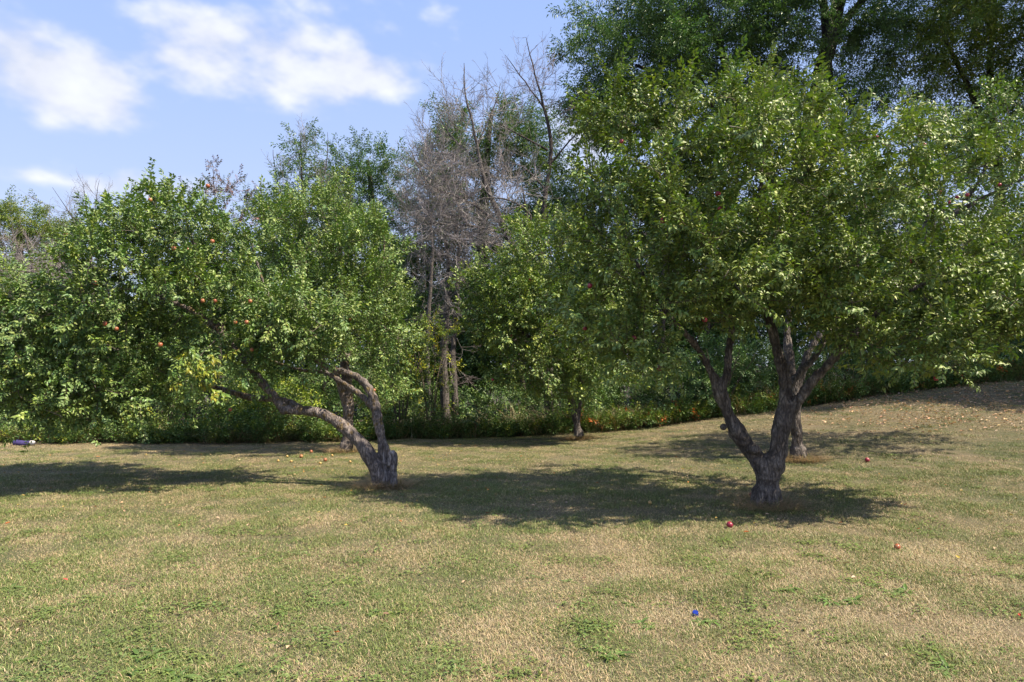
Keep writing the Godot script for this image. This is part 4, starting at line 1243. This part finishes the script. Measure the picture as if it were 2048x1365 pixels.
# ---------------------------------------------------------------- what lies on the lawn
func lawn_details() -> void:
	# fallen apples
	var n := 0
	for e in [[1460, 1057, "apple_red", 0.032, "round crimson fallen apple alone on the grass before the forked tree"], [1795, 1101, "apple_orange", 0.026, "half eaten pinkish fallen apple on the straw coloured grass"], [1503, 996, "apple_red", 0.032, "red fallen apple lying close to the forked trunk"],
			[1735, 925, "apple_red", 0.034, "red fallen apple on the slope beside the rough dark trunk"], [602, 917, "apple_orange", 0.034, ""], [650, 924, "apple_orange", 0.032, ""], [574, 916, "apple_yellow", 0.022, ""], [582, 926, "apple_yellow", 0.022, ""], [640, 930, "apple_yellow", 0.022, ""], [664, 914, "apple_yellow", 0.022, ""], [700, 927, "apple_yellow", 0.022, ""], [556, 925, "apple_yellow", 0.022, ""], [622, 907, "apple_orange", 0.03, ""], [1300, 1010, "apple_yellow", 0.022, ""], [1190, 1051, "apple_yellow", 0.02, ""]]:
		var q := on_ground(e[0], e[1])
		var lab: String = e[4]
		if lab == "": lab = "small fallen apple among the windfalls under the upright apple tree" if n < 13 else "small yellow fallen apple in the shade of the forked tree"
		var a := thing("fallen_apple", lab, "apple", q + Vector3(0, e[3] * 0.85 + 0.006, 0), "fallen apples on the lawn")
		var s := part("fruit", S[e[2]], a)
		s.scale = Vector3.ONE * e[3]
		s.rotation = Vector3(rf(-1, 1), rf(0, TAU), rf(-1, 1))
		part("stem", S.stem, s, Vector3(0, 0.75, 0))
		n += 1
	# fallen leaves one can point at
	for e in [[668, 1272, "orange", 0], [309, 1082, "tan", 0], [535, 1029, "tan", 1], [52, 1251, "tan", 0], [136, 1167, "red", 0], [572, 1306, "tan", 1], [1687, 1050, "orange", 1], [1487, 1069, "orange", 0], [2042, 1240, "red", 1], [1435, 1129, "tan", 0], [1565, 1127, "tan", 0], [1840, 1063, "orange", 1], [1865, 1064, "brown", 0], [1808, 1015, "orange", 0], [1690, 950, "tan", 1], [1974, 1031, "tan", 0], [1253, 1050, "yellow", 0], [1700, 1132, "tan", 0], [1712, 1160, "tan", 1], [1530, 1034, "tan", 0], [778, 1236, "brown", 0], [500, 1053, "tan", 0], [562, 1060, "tan", 1], [420, 1010, "tan", 0], [430, 1040, "tan", 1], [240, 1020, "brown", 1], [8, 1053, "orange", 0], [665, 1047, "tan", 0], [790, 1030, "brown", 0], [695, 1055, "yellow", 0], [1920, 1123, "yellow", 1], [1990, 1100, "tan", 1], [1610, 1250, "tan", 0], [1776, 1316, "tan", 1], [1163, 1163, "brown", 0], [925, 1172, "tan", 0], [555, 1260, "brown", 1], [45, 1265, "tan", 1]]:
		var q := on_ground(e[0], e[1])
		var l := {"tan": "pale tan curled fallen leaf on the grass", "orange": "orange brown fallen leaf lying on the grass", "brown": "dark brown shrivelled fallen leaf on the grass", "yellow": "yellow fallen leaf lying on the grass", "red": "small red fallen leaf on the grass"}
		var o := part(numbered("fallen_leaf"), S["fallen_%s%d" % [e[2], e[3]]], self, q + Vector3(0, 0.022, 0))
		o.rotation = Vector3(rf(-0.3, 0.3), rf(0, TAU), rf(-0.4, 0.4))
		o.scale = Vector3.ONE * rf(0.55, 0.85)
		tag(o, l[e[2]], "leaf", "fallen leaves scattered on the lawn")
	# leaf litter on the bank and by the hedge
	var sets := [[], []]
	var tints := [PackedColorArray(), PackedColorArray()]
	for i in 2600:
		var px := rf(1500, 2080)
		var py := rf(770, 860)
		var q := on_ground(px, py) if i % 2 == 0 else Vector3(rf(5.5, 13.0), 0, -rf(11.5, 16.0))
		q.y = hgt(q.x, q.z) + 0.022
		if -q.z > 16.6 or rng.randf() > sm(5.0, 9.0, q.x) * sm(10.5, 13.5, -q.z): continue
		var k := i % 2
		sets[k].append(Transform3D(Basis.from_euler(Vector3(rf(-0.4, 0.4), rf(0, TAU), rf(-0.5, 0.5))).scaled(Vector3.ONE * rf(0.55, 1.1)), q))
		tints[k].append(vary(Color(1.0, 0.9, 0.82), 0.5))
	for i in 700:
		var x := rf(-11, 13)
		var dd := rf(7.0, 15.5)
		sets[i % 2].append(Transform3D(Basis.from_euler(Vector3(rf(-0.4, 0.4), rf(0, TAU), rf(-0.5, 0.5))).scaled(Vector3.ONE * rf(0.4, 0.7)), Vector3(x, hgt(x, -dd) + 0.02, -dd)))
		tints[i % 2].append(vary([Color(1, 0.95, 0.9), Color(0.9, 0.5, 0.2), Color(1.0, 1.0, 0.4)][rng.randi() % 3], 0.3))
	var ll := Node3D.new()
	ll.name = "leaf_litter"
	add_child(ll)
	tag(ll, "dry fallen leaves strewn over the shaded bank", "leaves", "", "stuff")
	for k in 2: scatter("leaves", S["fallen_tan%d" % k], sets[k], tints[k], ll)
	# weeds growing in the lawn
	var spots := [[770, 1225, 1.3], [1372, 1160, 0.9], [1398, 1246, 1.2], [1375, 1114, 1.2], [1560, 1183, 1.0], [1580, 1178, 1.2], [1640, 1200, 1.2], [1690, 1208, 1.2], [1740, 1172, 1.1], [1770, 1182, 1.3], [1800, 1190, 1.2], [1820, 1198, 1.0], [1660, 1236, 1.0], [1470, 1150, 0.9], [1140, 1163, 0.7], [1230, 1312, 1.2], [1260, 1212, 0.9], [1300, 1250, 1.1], [1370, 1340, 1.1], [1880, 1345, 1.2],
			[130, 1345, 1.4], [255, 1348, 1.4], [345, 1352, 1.3], [480, 1345, 1.3], [170, 1310, 1.2], [310, 1315, 1.3], [280, 1210, 1.1], [20, 1178, 1.3], [160, 1150, 0.9], [500, 1118, 0.9], [330, 1163, 1.0], [420, 1165, 1.1], [480, 1110, 0.8], [560, 1225, 1.0], [640, 1257, 1.1], [525, 1285, 1.0], [755, 1190, 1.0], [695, 1215, 1.0], [90, 1290, 1.2], [215, 1265, 1.0], [400, 1215, 1.0], [720, 1160, 0.8], [580, 1145, 0.8], [505, 1200, 0.9], [30, 1330, 1.3]]
	for e in spots:
		var cnt := 1 + rng.randi() % 3
		var q := on_ground(e[0], e[1])
		var w := thing("weed", "broad leaved green weed clump growing in the dry lawn" if e[0] > 1000 else "broad leaved green weed clump growing in the greener lawn", "weed", q, "weeds in the lawn")
		for k in cnt:
			var o := part("rosette", S["weed%d" % (rng.randi() % 4)], w, Vector3(rf(-0.09, 0.09), 0.002, rf(-0.07, 0.07)) * (0.0 if k == 0 else 1.0))
			o.rotation.y = rf(0, TAU)
			o.scale = Vector3.ONE * e[2] * rf(0.5, 0.85)
	# blue bottle cap
	var q := on_ground(1391, 1233)
	var m := StandardMaterial3D.new()
	m.albedo_color = Color(0.03, 0.15, 0.50)
	m.roughness = 0.35
	var cap := thing("bottle_cap", "blue plastic bottle cap lying in the grass", "bottle cap", q + Vector3(0, 0.019, 0))
	cap.rotation = Vector3(0.35, 0.5, 0.25)
	cap.scale = Vector3.ONE * 1.15
	var pr := [[0.0, 0.009], [0.0145, 0.009], [0.0165, 0.007], [0.0168, -0.009], [0.0150, -0.009], [0.0148, 0.006], [0.0, 0.006]]
	var cb := Buf.new()
	for i in pr.size():
		for k in 28:
			var a := TAU * k / 28
			var r: float = pr[i][0] * (1.0 + (0.02 if k % 2 == 0 and i >= 2 and i <= 3 else 0.0))
			cb.v.append(Vector3(cos(a) * r, pr[i][1], sin(a) * r))
	for i in pr.size() - 1:
		for k in 28:
			var p0 := i * 28 + k
			var p1 := i * 28 + (k + 1) % 28
			cb.ix.append_array(PackedInt32Array([p0, p1, p0 + 28, p1, p1 + 28, p0 + 28]))
	part("cap_shell", cb.mesh(m), cap)
	var rg := Buf.new()
	var ringp := PackedVector3Array()
	var ringr := PackedFloat32Array()
	for k in 25:
		var a := TAU * k / 24
		ringp.append(Vector3(cos(a) * 0.0168, -0.0115, sin(a) * 0.0168))
		ringr.append(0.0013)
	tube(rg, ringp, ringr, 6, Color(1, 1, 1))
	part("seal_ring", rg.mesh(m), cap)
	# the purple roll at the hedge foot
	q = on_ground(42, 891)
	var pm := StandardMaterial3D.new()
	pm.albedo_color = Color(0.27, 0.23, 0.44)
	pm.roughness = 0.55
	pm.albedo_texture = noise_tex(0.02, Color(0.75, 0.75, 0.78), Color(1, 1, 1), 4)
	pm.uv1_triplanar = true
	pm.uv1_scale = Vector3(3, 3, 3)
	var wm := StandardMaterial3D.new()
	wm.albedo_color = Color(0.72, 0.71, 0.70)
	wm.roughness = 0.6
	var pt := thing("purple_roll", "purple rolled up sheet with pale end lying at the hedge foot", "roll", q)
	var lp := PackedVector3Array()
	var lr := PackedFloat32Array()
	for k in 12:
		var s := k / 11.0
		lp.append(Vector3(-0.17 + 0.36 * s, 0.045 + 0.008 * sin(s * 7.0), 0.02 * sin(s * 4.0)))
		lr.append([0.03, 0.055, 0.062, 0.066][k] if k < 4 else 0.066 - 0.012 * s + 0.004 * sin(s * 15.0))
	var pb := Buf.new()
	tube(pb, lp, lr, 16, Color(1, 1, 1))
	part("roll", pb.mesh(pm), pt)
	var wb := Buf.new()
	tube(wb, PackedVector3Array([Vector3(0.2, 0.055, 0.01), Vector3(0.24, 0.05, 0.01), Vector3(0.29, 0.045, 0.03), Vector3(0.32, 0.05, 0.035)]), PackedFloat32Array([0.045, 0.05, 0.042, 0.02]), 9, Color(1, 1, 1), 0.5)
	part("loose_end", wb.mesh(wm), pt)
